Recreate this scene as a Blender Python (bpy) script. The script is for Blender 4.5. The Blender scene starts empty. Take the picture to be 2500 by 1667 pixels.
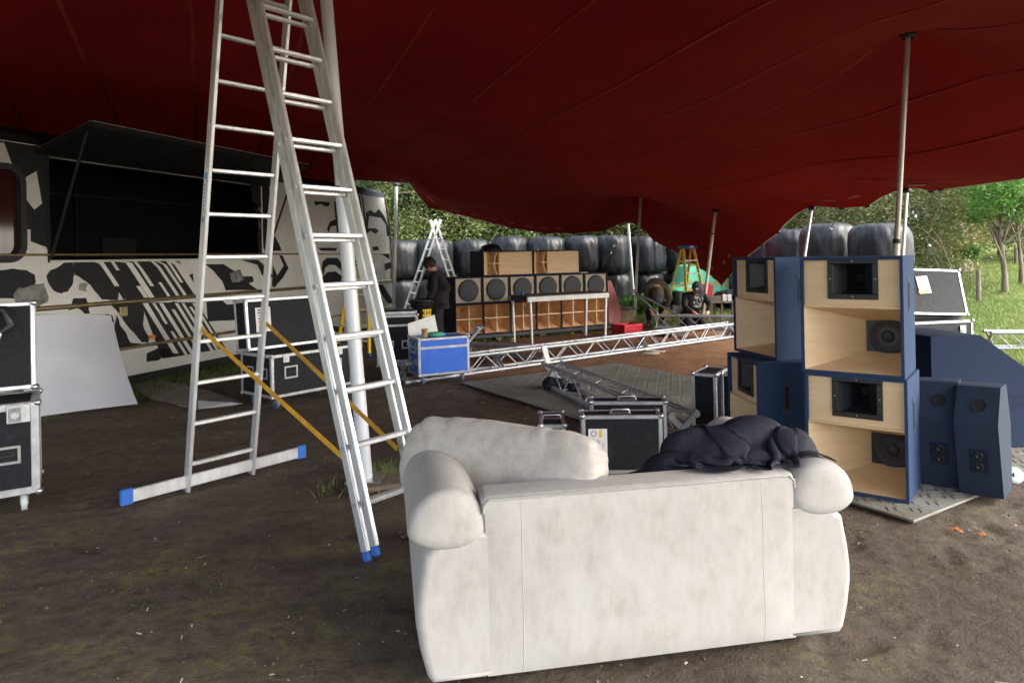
import bpy, math, random
import numpy as np
from mathutils import Vector, Matrix, noise
random.seed(7); rng = np.random.default_rng(7)
SC = bpy.context.scene; COL = SC.collection
PI = math.pi; rad = math.radians

# ------------------------------------------------------------------ camera, sky, sun, exposure
FPX, PCX, PCY, EYE, ROLL = 1700.0, 1250.0, 627.0, 1.63, rad(1.1)
cam = bpy.data.cameras.new('camera'); camo = bpy.data.objects.new('camera', cam); COL.objects.link(camo)
camo.matrix_world = Matrix.Translation((0, 0, EYE)) @ Matrix.Rotation(ROLL, 4, 'Y') @ Matrix.Rotation(PI/2, 4, 'X')
cam.sensor_fit = 'HORIZONTAL'; cam.sensor_width = 36; cam.lens = 36*FPX/2500
cam.shift_y = (PCY-833.5)/2500; cam.clip_start = .05; cam.clip_end = 600
SC.camera = camo
SUN_EL, SUN_AZ = rad(38), rad(108)      # azimuth clockwise from +Y: right of the camera
W = bpy.data.worlds.new('World'); SC.world = W; W.use_nodes = True
nt = W.node_tree; bg = nt.nodes['Background']
sky = nt.nodes.new('ShaderNodeTexSky'); sky.sky_type = 'NISHITA'; sky.sun_disc = False
sky.sun_elevation = SUN_EL; sky.sun_rotation = SUN_AZ; sky.air_density = 1.0; sky.dust_density = 4.0; sky.ozone_density = 1.0
hs = nt.nodes.new('ShaderNodeHueSaturation'); hs.inputs['Saturation'].default_value = .55
nt.links.new(sky.outputs[0], hs.inputs['Color']); nt.links.new(hs.outputs[0], bg.inputs['Color'])
bg.inputs['Strength'].default_value = .15
sd = bpy.data.lights.new('sun', 'SUN'); sd.energy = .75; sd.angle = rad(100); sd.color = (1, .97, .92)
so = bpy.data.objects.new('sun', sd); COL.objects.link(so)
sdir = Vector((math.sin(SUN_AZ)*math.cos(SUN_EL), math.cos(SUN_AZ)*math.cos(SUN_EL), math.sin(SUN_EL)))
so.rotation_euler = sdir.to_track_quat('Z', 'Y').to_euler(); so.location = sdir*50
SC.view_settings.view_transform = 'Standard'; SC.view_settings.look = 'None'
SC.view_settings.exposure = 2.3; SC.view_settings.gamma = 1

# ------------------------------------------------------------------ helpers
cr, sr = math.cos(ROLL), math.sin(ROLL)
def ray(u, v):
    a = (u-PCX)/FPX; b = (PCY-v)/FPX
    return a*cr+b*sr, -a*sr+b*cr
def G(u, v, z=0.0):                 # where the sight line of a photo point meets the level z
    x, zz = ray(u, v); d = (z-EYE)/zz
    return Vector((x*d, d, z))
def P(u, v, d):                     # the point at distance d along Y
    x, zz = ray(u, v); return Vector((x*d, d, EYE+zz*d))
def terr(x, y):                     # ground level: the field at the right rises
    t = min(1, max(0, (x-.55*y-.2)/2.8)); t = t*t*(3-2*t)
    return t*.072*max(0, y-9.5)

class MB:
    def __init__(s): s.v = []; s.f = []; s.m = []; s.s = []
    def add(s, vs, fs, mi=0, sm=False):
        o = len(s.v); s.v += [tuple(p) for p in vs]
        for f in fs: s.f.append(tuple(i+o for i in f)); s.m.append(mi); s.s.append(sm)
        return s
    def box(s, c, size, ch=0.0, rot=None, mi=0):
        c = Vector(c); h = [q/2 for q in size]; vs = []; fs = []
        if ch <= 0:
            for sx in (-1, 1):
                for sy in (-1, 1):
                    for sz in (-1, 1): vs.append(Vector((sx*h[0], sy*h[1], sz*h[2])))
            fs = [(0,1,3,2),(4,6,7,5),(0,4,5,1),(2,3,7,6),(0,2,6,4),(1,5,7,3)]
        else:
            ch = min(ch, min(h)*.95); ix = {}
            for sx in (-1, 1):
                for sy in (-1, 1):
                    for sz in (-1, 1):
                        for a in range(3):
                            p = [sx*(h[0]-ch), sy*(h[1]-ch), sz*(h[2]-ch)]
                            p[a] = (sx, sy, sz)[a]*h[a]
                            ix[sx, sy, sz, a] = len(vs); vs.append(Vector(p))
            for a in range(3):
                b, c2 = (a+1) % 3, (a+2) % 3
                for sg in (-1, 1):
                    q = []
                    for (i, j) in ((-1,-1),(1,-1),(1,1),(-1,1)):
                        k = [0,0,0]; k[a] = sg; k[b] = i; k[c2] = j
                        q.append(ix[k[0], k[1], k[2], a])
                    fs.append(q if sg > 0 else q[::-1])
                for i in (-1, 1):
                    for j in (-1, 1):
                        k0 = [0,0,0]; k1 = [0,0,0]; k0[a] = -1; k1[a] = 1
                        for k in (k0, k1): k[b] = i; k[c2] = j
                        q = [ix[(*k0, b)], ix[(*k1, b)], ix[(*k1, c2)], ix[(*k0, c2)]]
                        fs.append(q if i*j > 0 else q[::-1])
            for sx in (-1, 1):
                for sy in (-1, 1):
                    for sz in (-1, 1):
                        q = [ix[sx, sy, sz, a] for a in range(3)]
                        fs.append(q if sx*sy*sz > 0 else q[::-1])
        if rot is not None: vs = [rot @ p for p in vs]
        return s.add([p+c for p in vs], fs, mi)
    def bar(s, p0, p1, w, t, side=(1, 0, 0), ch=.002, mi=0):   # w across 'side', t the other way
        p0, p1 = Vector(p0), Vector(p1); z = (p1-p0); L = z.length; z.normalize()
        x = Vector(side); x = (x-z*x.dot(z)).normalized(); y = z.cross(x)
        return s.box((p0+p1)/2, (w, t, L), ch, Matrix((x, y, z)).transposed(), mi)
    def cyl(s, p0, p1, r0, r1=None, n=12, caps=True, mi=0, sm=True):
        p0, p1 = Vector(p0), Vector(p1); r1 = r0 if r1 is None else r1
        z = (p1-p0).normalized(); x = z.orthogonal().normalized(); y = z.cross(x)
        vs = []
        for p, r in ((p0, r0), (p1, r1)):
            for i in range(n):
                a = 2*PI*i/n; vs.append(p+x*(r*math.cos(a))+y*(r*math.sin(a)))
        s.add(vs, [(i, (i+1) % n, n+(i+1) % n, n+i) for i in range(n)], mi, sm)
        if caps:
            s.add(vs[:n], [tuple(range(n))[::-1]], mi); s.add(vs[n:], [tuple(range(n))], mi)
        return s
    def tube(s, pts, r, n=8, mi=0, caps=True, closed=False):
        pts = [Vector(p) for p in pts]; m = len(pts); vs = []; x = None
        rr = r if isinstance(r, (list, tuple)) else [r]*m
        for i, p in enumerate(pts):
            t = (pts[(i+1) % m if closed else min(i+1, m-1)]-pts[i-1 if closed else max(i-1, 0)]).normalized()
            if x is None: x = t.orthogonal().normalized()
            x = (x-t*x.dot(t))
            x = x.normalized() if x.length > 1e-6 else t.orthogonal().normalized()
            y = t.cross(x)
            for k in range(n):
                a = 2*PI*k/n; vs.append(p+x*(rr[i]*math.cos(a))+y*(rr[i]*math.sin(a)))
        fs = []
        for i in range(m if closed else m-1):
            j = (i+1) % m
            for k in range(n): fs.append((i*n+k, i*n+(k+1) % n, j*n+(k+1) % n, j*n+k))
        s.add(vs, fs, mi, True)
        if caps and not closed:
            s.add(vs[:n], [tuple(range(n))[::-1]], mi); s.add(vs[-n:], [tuple(range(n))], mi)
        return s
    def prism(s, poly, y0, y1, axes=((1,0,0),(0,0,1),(0,1,0)), org=(0,0,0), mi=0, sm=False):
        ax, ay, az = [Vector(a) for a in axes]; o = Vector(org); n = len(poly)
        a = [o+ax*p[0]+ay*p[1]+az*y0 for p in poly]; b = [o+ax*p[0]+ay*p[1]+az*y1 for p in poly]
        s.add(a+b, [(i, (i+1) % n, n+(i+1) % n, n+i) for i in range(n)], mi, sm)
        s.add(a, [tuple(range(n))[::-1]], mi); s.add(b, [tuple(range(n))], mi)
        return s
    def lathe(s, prof, n=24, org=(0,0,0), rot=None, mi=0, sm=True):
        o = Vector(org); vs = []
        for r, z in prof:
            for i in range(n):
                a = 2*PI*i/n; p = Vector((r*math.cos(a), r*math.sin(a), z))
                vs.append((rot @ p if rot is not None else p)+o)
        fs = []
        for j in range(len(prof)-1):
            for i in range(n): fs.append((j*n+i, j*n+(i+1) % n, (j+1)*n+(i+1) % n, (j+1)*n+i))
        return s.add(vs, fs, mi, sm)
    def grid(s, fn, nu, nv, mi=0, sm=True, cu=False):
        vs = [fn(i/(nu if cu else nu-1), j/(nv-1)) for j in range(nv) for i in range(nu)]
        fs = []
        for j in range(nv-1):
            for i in range(nu if cu else nu-1):
                k = (i+1) % nu; fs.append((j*nu+i, j*nu+k, (j+1)*nu+k, (j+1)*nu+i))
        return s.add(vs, fs, mi, sm)
    def build(s, name, mat, parent=None, loc=None):
        me = bpy.data.meshes.new(name); me.from_pydata([tuple(p) for p in s.v], [], s.f)
        for m in (mat if isinstance(mat, (list, tuple)) else [mat]): me.materials.append(MAT(m))
        me.polygons.foreach_set('material_index', s.m); me.polygons.foreach_set('use_smooth', s.s)
        me.update(); return link(name, me, parent, loc)
def link(name, me, parent=None, loc=None):
    o = bpy.data.objects.new(name, me); COL.objects.link(o)
    if parent is not None: o.parent = parent
    if loc is not None: o.location = loc
    return o
def tag(o, label=None, cat=None, group=None, kind=None):
    for k, v in (('label', label), ('category', cat), ('group', group), ('kind', kind)):
        if v: o[k] = v
    return o
def T(name, label, cat, loc=(0,0,0), rz=0.0, group=None):
    o = bpy.data.objects.new(name, None); COL.objects.link(o); o.empty_display_size = .1
    o.location = loc; o.rotation_euler = (0, 0, rz); return tag(o, label, cat, group)
def dup(o, parent=None):
    c = o.copy(); COL.objects.link(c); c.parent = parent
    for ch in list(o.children): dup(ch, c)
    return c
def relabel(o, label, loc, rz=0.0):
    o['label'] = label; o.location = loc; o.rotation_euler = (0, 0, rz); return o

# ------------------------------------------------------------------ materials
_M = {}; DEFS = {}
def MAT(k):
    if not isinstance(k, str): return k
    if k not in _M: _M[k] = pm(k, **DEFS[k])
    return _M[k]
def pm(name, col, rough=.5, metal=0.0, col2=None, sc=6.0, lo=.4, hi=.62, st=(1,1,1), det=6.0,
       bump=0.0, bsc=60.0, bst=(1,1,1), dirt=None, dsc=2.0, dlo=.55, dhi=.75, r2=None, coord='Object', trans=0.0, spec=.5, sheen=0.0, jit=0.0):
    m = bpy.data.materials.new(name); m.use_nodes = True; n = m.node_tree.nodes; L = m.node_tree.links.new
    b = n['Principled BSDF']; b.inputs['Roughness'].default_value = rough; b.inputs['Metallic'].default_value = metal
    b.inputs['Specular IOR Level'].default_value = spec
    if sheen: b.inputs['Sheen Weight'].default_value = sheen
    tc = n.new('ShaderNodeTexCoord'); oi = n.new('ShaderNodeObjectInfo')
    va = n.new('ShaderNodeVectorMath'); va.operation = 'MULTIPLY_ADD'; va.inputs[1].default_value = (1, 1, 1)
    if coord == 'Position':
        ge = n.new('ShaderNodeNewGeometry'); L(ge.outputs['Position'], va.inputs[0]); va.inputs[2].default_value = (0, 0, 0)
    else:
        L(tc.outputs[coord], va.inputs[0])
        mu = n.new('ShaderNodeMath'); mu.operation = 'MULTIPLY'; mu.inputs[1].default_value = 17.0
        L(oi.outputs['Random'], mu.inputs[0]); L(mu.outputs[0], va.inputs[2])
    def noi(scale, stv, d=det):
        mp = n.new('ShaderNodeMapping'); mp.inputs['Scale'].default_value = stv; L(va.outputs[0], mp.inputs['Vector'])
        t = n.new('ShaderNodeTexNoise'); t.inputs['Scale'].default_value = scale; t.inputs['Detail'].default_value = d
        t.inputs['Roughness'].default_value = .62; L(mp.outputs[0], t.inputs['Vector']); return t.outputs['Fac']
    def rng_(f, a, z):
        r = n.new('ShaderNodeMapRange'); r.inputs['From Min'].default_value = a; r.inputs['From Max'].default_value = z; L(f, r.inputs['Value']); return r.outputs[0]
    def mix(f, a, c):
        x = n.new('ShaderNodeMix'); x.data_type = 'RGBA'; L(f, x.inputs[0])
        for sk, q in ((6, a), (7, c)):
            if isinstance(q, (tuple, list)): x.inputs[sk].default_value = (*q, 1)
            else: L(q, x.inputs[sk])
        return x.outputs[2]
    out = None
    if col2 is not None: out = mix(rng_(noi(sc, st), lo, hi), col, col2)
    if dirt is not None: out = mix(rng_(noi(dsc, (1, 1, 1), 8), dlo, dhi), out if out is not None else col, dirt)
    if jit:
        hv = n.new('ShaderNodeHueSaturation'); r = n.new('ShaderNodeMapRange'); L(oi.outputs['Random'], r.inputs['Value'])
        r.inputs['To Min'].default_value = 1-jit; r.inputs['To Max'].default_value = 1+jit
        L(r.outputs[0], hv.inputs['Value'])
        if out is None: hv.inputs['Color'].default_value = (*col, 1)
        else: L(out, hv.inputs['Color'])
        out = hv.outputs[0]
    if out is None: b.inputs['Base Color'].default_value = (*col, 1)
    else: L(out, b.inputs['Base Color'])
    if r2 is not None:
        rr = n.new('ShaderNodeMapRange'); L(noi(sc*1.7, st), rr.inputs['Value']); rr.inputs['From Min'].default_value = .35; rr.inputs['From Max'].default_value = .65
        rr.inputs['To Min'].default_value = rough; rr.inputs['To Max'].default_value = r2; L(rr.outputs[0], b.inputs['Roughness'])
    if bump:
        bp = n.new('ShaderNodeBump'); bp.inputs['Strength'].default_value = bump; bp.inputs['Distance'].default_value = .01
        L(noi(bsc, bst), bp.inputs['Height']); L(bp.outputs[0], b.inputs['Normal'])
    if trans:
        tr = n.new('ShaderNodeBsdfTranslucent'); ms = n.new('ShaderNodeMixShader'); ms.inputs[0].default_value = trans
        if out is None: tr.inputs['Color'].default_value = (*col, 1)
        else: L(out, tr.inputs['Color'])
        L(b.outputs[0], ms.inputs[1]); L(tr.outputs[0], ms.inputs[2]); L(ms.outputs[0], n['Material Output'].inputs['Surface'])
    return m
DEFS.update({
 'tent': dict(col=(.15,.007,.007), col2=(.185,.010,.008), sc=.5, rough=.8, bump=.2, bsc=3, dirt=(.14,.006,.007), dsc=.7, coord='Position', spec=.06, trans=.016),
 'seam': dict(col=(.29,.04,.022), col2=(.22,.022,.014), sc=3, rough=.9, spec=.05, coord='Position'),
 'patch': dict(col=(.30,.05,.05), rough=.5),
 'webbing': dict(col=(.55,.75,.78), rough=.6),  # cyan tint is sky light put into the webbing's colour
 'strap': dict(col=(.015,.015,.017), rough=.6),
 'rope': dict(col=(.05,.05,.055), rough=.7),
 'alu': dict(col=(.80,.81,.82), col2=(.68,.69,.70), sc=5, st=(3,3,.6), rough=.36, r2=.5, metal=.62, dirt=(.52,.51,.48), dsc=3),
 'alu_edge': dict(col=(.62,.63,.65), col2=(.46,.47,.49), sc=12, rough=.38, metal=.6),
 'truss': dict(col=(.50,.51,.53), col2=(.40,.41,.43), sc=9, rough=.38, metal=.45),
 'truss_grey': dict(col=(.36,.37,.38), col2=(.25,.26,.27), sc=9, rough=.45, metal=.4),
 'pole': dict(col=(.76,.77,.79), col2=(.62,.63,.65), sc=4, st=(1,1,.3), rough=.38, metal=.25),
 'pole_white': dict(col=(.72,.75,.79), col2=(.62,.65,.68), sc=3, st=(1,1,.3), rough=.45, metal=.1),
 'pole_old': dict(col=(.50,.46,.38), col2=(.38,.35,.29), sc=5, st=(1,1,.3), rough=.45, metal=.3),
 'steel': dict(col=(.62,.63,.64), rough=.3, metal=.9),
 'blue_cap': dict(col=(.03,.15,.55), col2=(.04,.19,.62), rough=.45),
 'strap_yellow': dict(col=(.72,.38,.02), col2=(.52,.26,.02), sc=9, rough=.55),
 'sticker_blue': dict(col=(.08,.35,.7), rough=.4),
 'paper': dict(col=(.8,.8,.78), col2=(.72,.72,.7), sc=9, rough=.6),
 'print_grey': dict(col=(.3,.31,.33), rough=.6), 'print_black': dict(col=(.03,.03,.03), rough=.6),
 'print_red': dict(col=(.55,.03,.03), rough=.5), 'print_yellow': dict(col=(.8,.5,.03), rough=.5),
 'print_green': dict(col=(.03,.25,.12), rough=.5), 'print_purple': dict(col=(.08,.03,.18), rough=.5),
 'print_maroon': dict(col=(.08,.01,.015), rough=.5), 'print_blue': dict(col=(.05,.3,.65), rough=.5), 'print_white': dict(col=(.75,.75,.75), rough=.6),
 'sofa': dict(col=(.435,.416,.388), col2=(.365,.346,.316), sc=24, st=(1,1,.5), lo=.36, hi=.66, det=9, rough=.9, bump=.10, bsc=190, dirt=(.44,.43,.414), dsc=6, dlo=.42, dhi=.75, sheen=.1, spec=.2),
 'sofa_top': dict(col=(.49,.465,.425), col2=(.39,.36,.32), sc=12, lo=.38, hi=.64, det=9, rough=.9, bump=.55, bsc=16, bst=(1,1,.6), sheen=.1, spec=.2),
 'seam_fabric': dict(col=(.56,.53,.49), rough=.9),
 'nylon': dict(col=(.009,.011,.021), col2=(.015,.018,.032), sc=6, rough=.75, bump=.5, bsc=22, spec=.35),
 'case_black': dict(col=(.010,.011,.015), col2=(.016,.017,.021), sc=25, spec=.22, rough=.65, bump=.12, bsc=240, dirt=(.035,.035,.038), dsc=7, dlo=.62, dhi=.8),
 'case_grey': dict(col=(.030,.033,.036), col2=(.040,.044,.047), sc=20, spec=.25, rough=.7, bump=.12, bsc=240, dirt=(.07,.07,.07), dsc=7, dlo=.66, dhi=.8),
 'case_blue': dict(col=(.025,.13,.62), col2=(.035,.16,.68), sc=6, rough=.4, dirt=(.07,.16,.5), dsc=9, dlo=.64, dhi=.8),
 'hole_black': dict(col=(.012,.012,.013), rough=.9),  # near-black paints the shade inside handle holes and horn throats
 'castor': dict(col=(.10,.16,.28), rough=.45), 'castor_white': dict(col=(.5,.58,.56), rough=.5), 'rubber': dict(col=(.02,.02,.022), rough=.7),
 'birch': dict(col=(.78,.58,.35), col2=(.70,.49,.27), sc=3.2, st=(1,1,7), lo=.35, hi=.7, rough=.5, bump=.05, bsc=30, bst=(1,1,12), jit=.05, dirt=(.80,.62,.40), dsc=1.6),
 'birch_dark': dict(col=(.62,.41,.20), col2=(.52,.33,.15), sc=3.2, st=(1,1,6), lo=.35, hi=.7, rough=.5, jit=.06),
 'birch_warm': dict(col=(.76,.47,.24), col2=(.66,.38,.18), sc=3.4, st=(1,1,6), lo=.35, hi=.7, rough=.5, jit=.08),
 'baffle': dict(col=(.40,.33,.23), col2=(.33,.27,.18), sc=3, st=(1,1,6), rough=.55, jit=.06),
 'navy': dict(col=(.017,.041,.098), col2=(.028,.060,.138), sc=160, det=2, lo=.35, hi=.65, rough=.8, bump=.5, bsc=260, jit=.04, spec=.35),
 'navy_dark': dict(col=(.006,.009,.022), col2=(.010,.014,.032), sc=140, det=2, rough=.75, bump=.4, bsc=220, spec=.35),
 'navy_shaded': dict(col=(.008,.017,.048), col2=(.011,.023,.062), sc=160, det=2, rough=.85, bump=.4, bsc=260, spec=.3),  # navy darkened: the shadow on the bin's faces is in the colour
 'wedge_paint': dict(col=(.015,.025,.050), col2=(.021,.034,.064), sc=90, det=3, rough=.7, bump=.35, bsc=200, spec=.35),
 'horn': dict(col=(.016,.018,.022), rough=.38), 'cone': dict(col=(.014,.015,.017), col2=(.022,.022,.024), sc=20, rough=.6),
 'grille': dict(col=(.017,.019,.022), col2=(.026,.028,.031), sc=130, det=1, rough=.6, bump=.3, bsc=220),
 'bus_white': dict(col=(.60,.60,.575), col2=(.52,.515,.48), sc=1.6, rough=.4, dirt=(.44,.42,.36), dsc=2.6, dlo=.6, dhi=.85),
 'bus_black': dict(col=(.009,.010,.011), col2=(.014,.015,.016), sc=4, rough=.6, spec=.3, dirt=(.026,.027,.028), dsc=3.5, dlo=.58, dhi=.8),
 'bus_greypaint': dict(col=(.22,.22,.215), col2=(.09,.09,.09), sc=7, rough=.6),
 'brass': dict(col=(.42,.36,.19), col2=(.30,.25,.13), sc=5, rough=.32, metal=.85),
 'inside': dict(col=(.004,.005,.006), rough=.9, spec=.1), 'inside_panel': dict(col=(.009,.011,.012), rough=.8, spec=.15),
 'glass_dark': dict(col=(.03,.008,.007), rough=.08, spec=.8),  # red tint paints the tent's reflection into the glass
 'amber': dict(col=(.9,.25,.01), rough=.3),
 'board_white': dict(col=(.66,.68,.74), col2=(.60,.62,.68), sc=1.5, rough=.45, dirt=(.5,.5,.52), dsc=4, dlo=.66, dhi=.85),
 'sheet_grey': dict(col=(.26,.23,.205), col2=(.20,.175,.15), sc=5, rough=.8, dirt=(.12,.10,.08), dsc=6, dlo=.55, dhi=.75),
 'wood_old': dict(col=(.20,.16,.125), col2=(.13,.10,.075), sc=5, st=(1,6,1), rough=.8, bump=.3, bsc=20, bst=(1,8,1)),
 'cardboard': dict(col=(.33,.24,.145), col2=(.22,.155,.09), sc=5, rough=.8, dirt=(.12,.09,.06), dsc=4),
 'mat_plastic': dict(col=(.24,.245,.22), col2=(.18,.182,.16), sc=2.5, rough=.55, dirt=(.16,.135,.10), dsc=3, dlo=.5, dhi=.75, jit=.06, coord='Position'),
 'wrap': dict(col=(.007,.008,.011), col2=(.014,.016,.020), sc=3, st=(2,2,.5), rough=.36, r2=.52, bump=.9, bsc=6, bst=(2.2,2.2,.55), spec=.45),
 'wrap_pale': dict(col=(.10,.11,.12), col2=(.05,.055,.06), sc=5, rough=.35, bump=.8, bsc=6, bst=(2,2,.6), spec=.6),
 'leaf_a': dict(col=(.065,.11,.035), col2=(.11,.155,.05), sc=1.2, rough=.5, trans=.25, coord='Position'),
 'leaf_b': dict(col=(.15,.19,.055), col2=(.10,.14,.045), sc=1.0, rough=.55, trans=.25, coord='Position'),
 'leaf_c': dict(col=(.10,.24,.04), col2=(.15,.30,.06), sc=1.0, rough=.5, trans=.35, coord='Position'),
 'leaf_d': dict(col=(.26,.27,.09), col2=(.32,.31,.11), sc=1.0, rough=.5, trans=.3, coord='Position'),
 'bark': dict(col=(.20,.165,.12), col2=(.10,.08,.055), sc=5, st=(2,2,.4), rough=.9, bump=1, bsc=9, bst=(3,3,.6), dirt=(.10,.12,.04), dsc=1.5),
 'twig': dict(col=(.26,.20,.11), col2=(.17,.13,.07), sc=4, rough=.9),
 'grass': dict(col=(.17,.25,.065), col2=(.26,.31,.10), sc=.8, rough=.6, trans=.3, coord='Position'),
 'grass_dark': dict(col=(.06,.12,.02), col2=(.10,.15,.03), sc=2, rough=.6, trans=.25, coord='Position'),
 'moss': dict(col=(.085,.095,.018), col2=(.05,.06,.014), sc=3, rough=.8, coord='Position'),
 'weed': dict(col=(.09,.24,.03), col2=(.14,.30,.05), sc=3, rough=.5, trans=.3, coord='Position'),
 'flower': dict(col=(.75,.55,.02), rough=.6), 'straw': dict(col=(.5,.46,.38), rough=.8), 'leaf_fall': dict(col=(.42,.12,.02), rough=.7),
 'ladder_yellow': dict(col=(.88,.55,.012), col2=(.80,.47,.012), sc=6, rough=.45),
 'blue_plastic': dict(col=(.02,.06,.26), rough=.4),
 'pink': dict(col=(.88,.35,.28), col2=(.82,.28,.25), sc=3, rough=.5, dirt=(.6,.35,.3), dsc=6, dlo=.62, dhi=.8),
 'red_plastic': dict(col=(.48,.012,.03), col2=(.42,.01,.03), sc=4, rough=.4),
 'red_bag': dict(col=(.6,.03,.06), rough=.6),
 'black_plastic': dict(col=(.012,.013,.014), rough=.45), 'cloth_black': dict(col=(.010,.010,.011), col2=(.018,.018,.02), sc=14, rough=.9, bump=.3, bsc=40),
 'cloth_olive': dict(col=(.085,.072,.042), col2=(.06,.05,.03), sc=10, rough=.9, bump=.4, bsc=30), 'cloth_grey': dict(col=(.05,.058,.066), rough=.9),
 'cloth_tan': dict(col=(.22,.13,.07), rough=.9), 'skin': dict(col=(.52,.28,.20), rough=.5), 'hair': dict(col=(.016,.011,.008), rough=.6),
 'tan_cup': dict(col=(.55,.34,.13), rough=.6), 'tape_green': dict(col=(.08,.36,.22), rough=.5),
 'car_green': dict(col=(.13,.55,.30), col2=(.10,.50,.36), sc=1.3, rough=.4), 'car_orange': dict(col=(.75,.28,.06), rough=.45), 'car_teal': dict(col=(.05,.30,.27), rough=.3),
 'plug_body': dict(col=(.05,.055,.06), rough=.4), 'plug_white': dict(col=(.62,.75,.74), rough=.4),
 'table_white': dict(col=(.62,.62,.60), col2=(.52,.52,.50), sc=5, rough=.45, dirt=(.25,.24,.22), dsc=9, dlo=.66, dhi=.8),
 'table_dark': dict(col=(.05,.05,.05), rough=.7),
})
# ------------------------------------------------------------------ fast meshes for leaves and blades
def np_mesh(name, V, nper, mat, parent=None, smooth=False):
    me = bpy.data.meshes.new(name); nv = len(V); nf = nv//nper
    me.vertices.add(nv); me.vertices.foreach_set('co', np.ascontiguousarray(V, dtype=np.float32).ravel())
    me.loops.add(nv); me.loops.foreach_set('vertex_index', np.arange(nv, dtype=np.int32))
    me.polygons.add(nf); me.polygons.foreach_set('loop_start', np.arange(0, nv, nper, dtype=np.int32))
    me.polygons.foreach_set('loop_total', np.full(nf, nper, dtype=np.int32))
    me.update(calc_edges=True); me.validate()
    me.materials.append(MAT(mat)); return link(name, me, parent)
def unit(n):
    a = rng.normal(size=(n, 3)); return a/np.linalg.norm(a, axis=1, keepdims=True)
def leaves(name, C, spread, per, size, mat, parent=None, flat=.6, asp=.5):
    N = len(C)*per; c = np.repeat(np.asarray(C), per, 0)+rng.normal(size=(N, 3))*np.repeat(np.broadcast_to(spread, (len(C),)), per)[:, None]*np.array([1, 1, .75])
    t = unit(N); t[:, 2] *= flat; t /= np.linalg.norm(t, axis=1, keepdims=True)
    b = np.cross(t, unit(N)); b /= np.linalg.norm(b, axis=1, keepdims=True)
    l = size*rng.uniform(.6, 1.3, (N, 1)); w = l*asp
    V = np.stack([c+t*l, c+b*w, c-t*l, c-b*w], 1).reshape(-1, 3)
    return np_mesh(name, V, 4, mat, parent)
def blades(name, B, h, w, mat, lean=.5, parent=None):
    N = len(B); a = rng.uniform(0, 2*PI, N); d = np.stack([np.cos(a), np.sin(a), np.zeros(N)], 1)
    hh = h*rng.uniform(.5, 1.25, (N, 1)); ww = w*rng.uniform(.6, 1.3, (N, 1))
    a2 = rng.uniform(0, 2*PI, N); ln = np.stack([np.cos(a2), np.sin(a2), np.zeros(N)], 1)*hh*lean*rng.uniform(.1, 1, (N, 1))
    V = np.stack([B-d*ww, B+d*ww, B+ln+np.array([0, 0, 1])*hh], 1).reshape(-1, 3)
    return np_mesh(name, V, 3, mat, parent)
def terr_np(x, y):
    t = np.clip((x-.55*y-.2)/2.8, 0, 1); t = t*t*(3-2*t)
    return t*.072*np.maximum(0, y-9.5)
def sstep(a, b, x):
    t = np.clip((x-a)/(b-a), 0, 1); return t*t*(3-2*t)

# ------------------------------------------------------------------ ground
BO = Vector((-5.46, 8.0, 0)); BD = Vector((.33, 1, 0)).normalized(); BN = Vector((-BD.y, BD.x, 0))   # bus side line, inward normal
xs = np.concatenate([np.linspace(-70, -9, 30), np.linspace(-8.8, -4.7, 40), np.linspace(-4.6, 4.6, 230), np.linspace(4.7, 9, 42), np.linspace(9.3, 80, 70)])
ys = np.concatenate([np.linspace(-25, 1.4, 20), np.linspace(1.5, 8, 190), np.linspace(8.1, 20, 120), np.linspace(20.4, 130, 70)])
XX, YY = np.meshgrid(xs, ys); nx, ny = len(xs), len(ys)
ZZ = terr_np(XX, YY)
lump = np.array([noise.noise((x*1.3, y*1.3, 3.1))*.012+noise.noise((x*4.5, y*4.5, 7.7))*.010+noise.noise((x*11, y*11, 1.7))*.007 for x, y in zip(XX.ravel(), YY.ravel())]).reshape(XX.shape)
ZZ = ZZ+lump-.012
fr_ = np.random.default_rng(5)
for _ in range(150):                       # trodden boot prints
    fx, fy, fa = fr_.uniform(-4, 4), fr_.uniform(1.8, 7.5), fr_.uniform(0, PI)
    dx, dy = XX-fx, YY-fy; a_, b_ = dx*math.cos(fa)+dy*math.sin(fa), -dx*math.sin(fa)+dy*math.cos(fa)
    q = (a_/.15)**2+(b_/.06)**2; ZZ = ZZ-.011*np.exp(-q**2)+.006*np.exp(-((q-1.6)/.5)**2)
g_right = sstep(.3, 1.6, XX-.55*YY)*sstep(8.8, 10.6, YY)
g_back = sstep(15.2, 16.8, YY-.35*np.maximum(0, XX-2))
bd = (XX-BO.x)*BN.x+(YY-BO.y)*BN.y
g_bus = sstep(-.85, -.35, bd)*.8
gm = np.clip(np.maximum(np.maximum(g_right, g_back), g_bus), 0, 1)
om = sstep(9.0, 10.2, YY+.12*XX)*(1-sstep(14.2, 15.6, YY-.2*XX))*sstep(-1.8, -.6, XX)*(1-sstep(5.5, 7.5, XX))
mm = (1-sstep(3.6, 5.2, YY))*(.45+.55*sstep(.6, -1.6, XX))
me = bpy.data.meshes.new('ground')
V = np.stack([XX, YY, ZZ], 2).reshape(-1, 3)
idx = np.arange(nx*ny).reshape(ny, nx)
Q = np.stack([idx[:-1, :-1], idx[:-1, 1:], idx[1:, 1:], idx[1:, :-1]], 2).reshape(-1, 4)
me.from_pydata(V.tolist(), [], Q.tolist())
for nm, arr in (('grass', gm), ('soil', om), ('moss', mm)):
    at = me.attributes.new(nm, 'FLOAT', 'POINT'); at.data.foreach_set('value', arr.astype(np.float32).ravel())
me.polygons.foreach_set('use_smooth', [True]*len(me.polygons))
gmat = bpy.data.materials.new('ground'); gmat.use_nodes = True
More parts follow.
